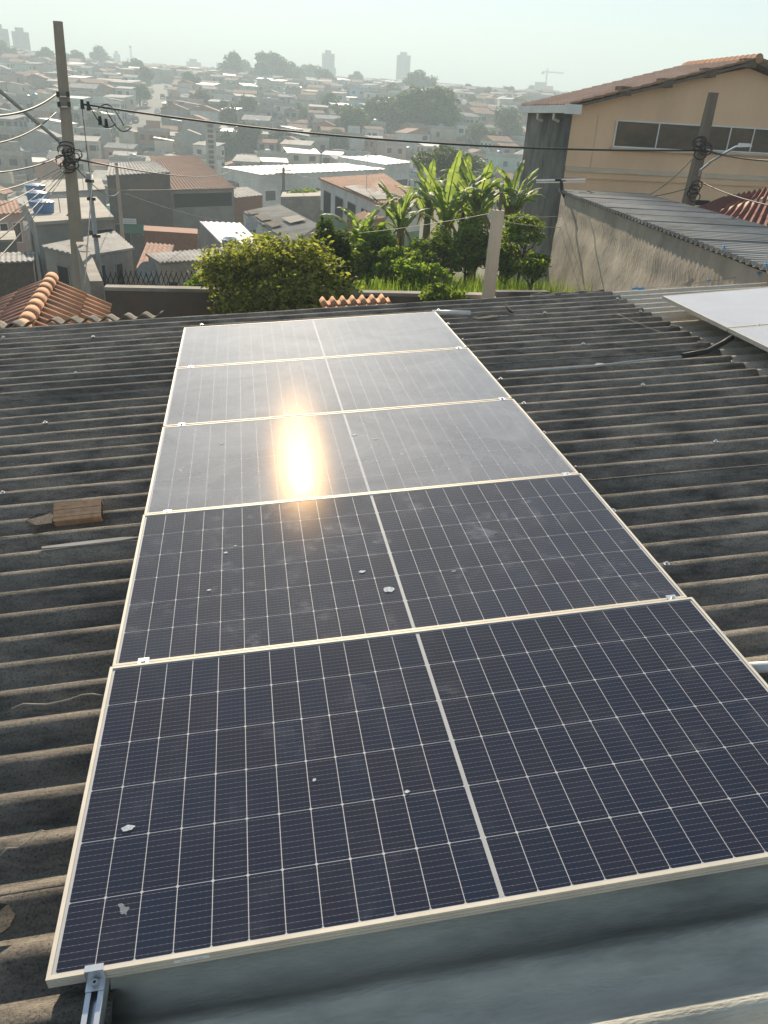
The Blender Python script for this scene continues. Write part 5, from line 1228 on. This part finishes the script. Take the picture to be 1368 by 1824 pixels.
# hill street and its parked cars
if len(ROAD) > 1:
    mb = MB(); vs = []
    fine = []
    for a, b in zip(ROAD, ROAD[1:]):
        for k in range(12): fine.append(a.lerp(b, k / 12))
    fine.append(ROAD[-1])
    for i, p in enumerate(fine):
        d = (fine[min(i + 1, len(fine) - 1)] - fine[max(i - 1, 0)]); d.z = 0; d.normalize(); n = Vector((-d.y, d.x, 0)) * 4.2
        for q in (p - n, p + n): vs.append((q.x, q.y, max(tz(q.x, q.y), tz(p.x, p.y)) + .25))
    mb.add(vs, [(2 * i, 2 * i + 1, 2 * i + 3, 2 * i + 2) for i in range(len(fine) - 1)]); tag(mb.build('street', M['asphalt']), kind='structure')
    cw = {}
    def car_mesh(m):
        b = MB(); b.box(-.85, .85, -2.1, 2.1, .35, .95); b.hexa([(-.8, -1.5, .95), (.8, -1.5, .95), (.8, 1.3, .95), (-.8, 1.3, .95), (-.65, -.9, 1.5), (.65, -.9, 1.5), (.65, .8, 1.5), (-.65, .8, 1.5)]); return b.mesh('body', M[m])
    CB = {m: car_mesh(m) for m in ('car_white', 'car_dark')}
    wm = MB(); wm.tube([(-.11, 0, 0), (.11, 0, 0)], .34, 10); WH = wm.mesh('wheel', M['black'])
    for k in range(9):
        i = int(len(fine) * (.06 + k * .1)); p = fine[i]; d = (fine[min(i + 1, len(fine) - 1)] - fine[max(i - 1, 0)]); d.z = 0; d.normalize(); n = Vector((-d.y, d.x, 0)) * (2.7 if k % 2 else -2.5)
        q = p + n; zc_ = max(tz(p.x, p.y), tz(q.x, q.y)) + .3; m = 'car_white' if k % 3 else 'car_dark'
        o = empty('parked_car', (q.x, q.y, zc_), math.atan2(-d.x, d.y)); tag(o, f"{'white' if k % 3 else 'dark'} car parked on the hill street, {ORD[k]} counting uphill", 'car', 'cars parked on the hill street')
        link('body', CB[m], o)
        for sx in (-.8, .8):
            for sy in (-1.3, 1.3): link('wheel', WH, o, loc=(sx, sy, .34))
# trees on the hillside
PROTO = []
for k in range(5):
    mbk = leaf_cloud(lobes_for(1, 1, .8, 400 + k, 12), 2600, .075, 400 + k, .45, .7); PROTO.append((mbk.mesh('crown', M['leaf_far']), trunk_mb(.9, .09, 400 + k, 5, .6).mesh('trunk', M['bark'])))
tcount = {}
tl = sorted(TP, key=lambda q: q[2])
treg = [('on the skyline' if q[3] < 182 else 'on the lower slope' if q[3] > 245 else 'on the middle slope') + ' ' + region(q[2], 0).replace('between the tall', 'between tall').replace('the ', '') for q in tl]
for q, rg_ in zip(tl, treg):
    p, r_, x, y = q; tcount[rg_] = tcount.get(rg_, 0) + 1; tot = treg.count(rg_)
    o = empty('hillside_tree', (p.x, p.y, p.z - .3)); o.rotation_euler.z = rnd.uniform(0, 6); tag(o, f"dark tree {rg_}" + (f", {ORD[tcount[rg_] - 1]} from left" if tot > 1 else ''), 'tree', 'trees on the far hillside')
    c, t = PROTO[rnd.randrange(5)]
    link('crown', c, o, loc=(0, 0, r_ * .95), scale=(r_ * rnd.uniform(.9, 1.2), r_, r_ * rnd.uniform(.85, 1.15))); link('trunk', t, o, scale=(r_, r_, r_))
# far towers
def tower(x0, x1, ytop, ybot, d, label, step=None, m='tower', dep=18, cat='tower block'):
    a, b = at(x0, ybot, d), at(x1, ybot, d); t = at((x0 + x1) / 2, ytop, d); wd = (b - a).length; c = (a + b) / 2
    gzv = tz(c.x, c.y); o = empty('tower_block', (c.x, c.y, gzv), -math.atan2(c.x - CAM.x, c.y - CAM.y)); tag(o, label, cat); hh = t.z - gzv
    dep = min(dep, wd * .9)
    mb = MB(); mb.box(-wd / 2, wd / 2, -dep / 2, dep / 2, -2, hh); mb.build('wall', M[m], o)
    if step: mb = MB(); mb.box(-wd / 2 + step[0] * wd, wd / 2 + step[1] * wd, -dep / 2 + .5, dep / 2, -2, hh * step[2]); mb.build('lower_wing', M[m], o)
    mb = MB(); mb.box(-wd * .28, wd * .22, -dep * .25, dep * .25, hh, hh + 3.0); mb.build('roof_house', M[m], o)
    nc = max(2, int(wd / 6)); mb = None
    vis0 = max(0.0, (at((x0 + x1) / 2, ybot, d).z - gzv) - 6); z_ = vis0
    rows = int((hh - vis0) / 3.1)
    for c_ in range(nc):
        mb = MB(); xm = -wd / 2 + (c_ + .5) * wd / nc
        for r_ in range(rows): mb.box(xm - wd / nc * .28, xm + wd / nc * .28, -dep / 2 - .1, -dep / 2, vis0 + r_ * 3.1 + .9, vis0 + r_ * 3.1 + 2.2)
        mb.build('window_column', M['dark'], o)
    return o
tower(-14, 22, 52, 108, 760, 'pale blue hazed tower block cut by the left picture edge', dep=16)
tower(28, 58, 58, 112, 770, 'pale tower block just left of the tall pole', dep=16)
tower(573, 595, 96, 152, 900, 'stepped tower block in the middle of the skyline', (-.2, .12, .62))
tower(704, 728, 99, 163, 920, 'slim tall tower block right of centre on the skyline')
tower(204, 216, 97, 122, 1000, 'small faint tower block near the mast on the left skyline')
tower(333, 359, 111, 132, 980, 'low broad tower block on the skyline above the hill street')
tower(938, 980, 153, 195, 860, 'broad glassy block under the crane beside the tan house')
tower(636, 641, 143, 160, 1500, 'tiny thin tower left of two between the stepped and slim towers'); tower(652, 658, 148, 162, 1500, 'tiny thin tower right of two between the stepped and slim towers'); tower(762, 766, 153, 168, 1500, 'tiny thin tower right of the slim tower')
def mast(x, y0, y1, d, label, r=.6):
    p = at(x, y1, d); g = tz(p.x, p.y); hh = at(x, y0, d).z - g; o = empty('radio_mast', (p.x, p.y, g)); tag(o, label, 'mast'); mb = MB()
    for s in range(3): a = s * 2.094; mb.tube([(r * 2 * math.cos(a), r * 2 * math.sin(a), 0), (r * .6 * math.cos(a), r * .6 * math.sin(a), hh)], .16, 4)
    mb.build('lattice', M['steel'], o)
    mb = MB()
    for k in range(12): z_ = hh * k / 12; rr_ = lerp(r * 2, r * .6, k / 12); mb.tube([(-rr_, 0, z_), (rr_, 0, z_ + hh / 12)], .1, 4)
    mb.build('bracing', M['steel'], o); mb = MB(); mb.box(-r * 1.5, r * 1.5, -r * 1.5, r * 1.5, hh * .92, hh); mb.build('antenna_drum', M['white_paint'], o)
mast(235, 82, 120, 700, 'tall radio mast on the left skyline'); mast(229, 104, 122, 700, 'shorter radio mast beside the tall mast'); mast(117, 84, 112, 600, 'radio mast half hidden by the tall pole'); mast(893, 152, 185, 800, 'thin mast left of the tan house on the skyline', .5)
# tower crane
p = at(970, 165, 880); g = tz(p.x, p.y); zt_ = at(970, 128, 880).z; o = empty('tower_crane', (p.x, p.y, g)); tag(o, 'thin tower crane above the broad glassy block', 'crane')
mb = MB(); mb.box(-.7, .7, -.7, .7, 0, zt_ - g + 3); mb.build('tower', M['steel'], o); mb = MB(); mb.box(-5, 17, -.5, .5, zt_ - g - .6, zt_ - g + .6); mb.build('jib', M['steel'], o); mb = MB(); mb.box(-5.5, -3, -.8, .8, zt_ - g - 2, zt_ - g - .6); mb.build('counterweight', M['concrete'], o)

# ------------------------------------------------------------------ haze
hz = MB(); hz.box(-4800, 4800, -4800, 4800, -14, 118)
m = bpy.data.materials.new('haze_air'); m.use_nodes = True; t = m.node_tree; t.nodes.clear()
pv = t.nodes.new('ShaderNodeVolumePrincipled'); pv.inputs['Color'].default_value = (0.74, 0.89, 0.955, 1); pv.inputs['Density'].default_value = HAZE_DENSITY; pv.inputs['Density Attribute'].default_value = ''; pv.inputs['Color Attribute'].default_value = ''; pv.inputs['Temperature Attribute'].default_value = ''; m.cycles.homogeneous_volume = True; pv.inputs['Anisotropy'].default_value = 0.06
mo = t.nodes.new('ShaderNodeOutputMaterial'); t.links.new(pv.outputs[0], mo.inputs['Volume'])
hzo = hz.build('haze', m); tag(hzo, 'pale morning haze lying over the whole hillside town', 'haze', kind='stuff')
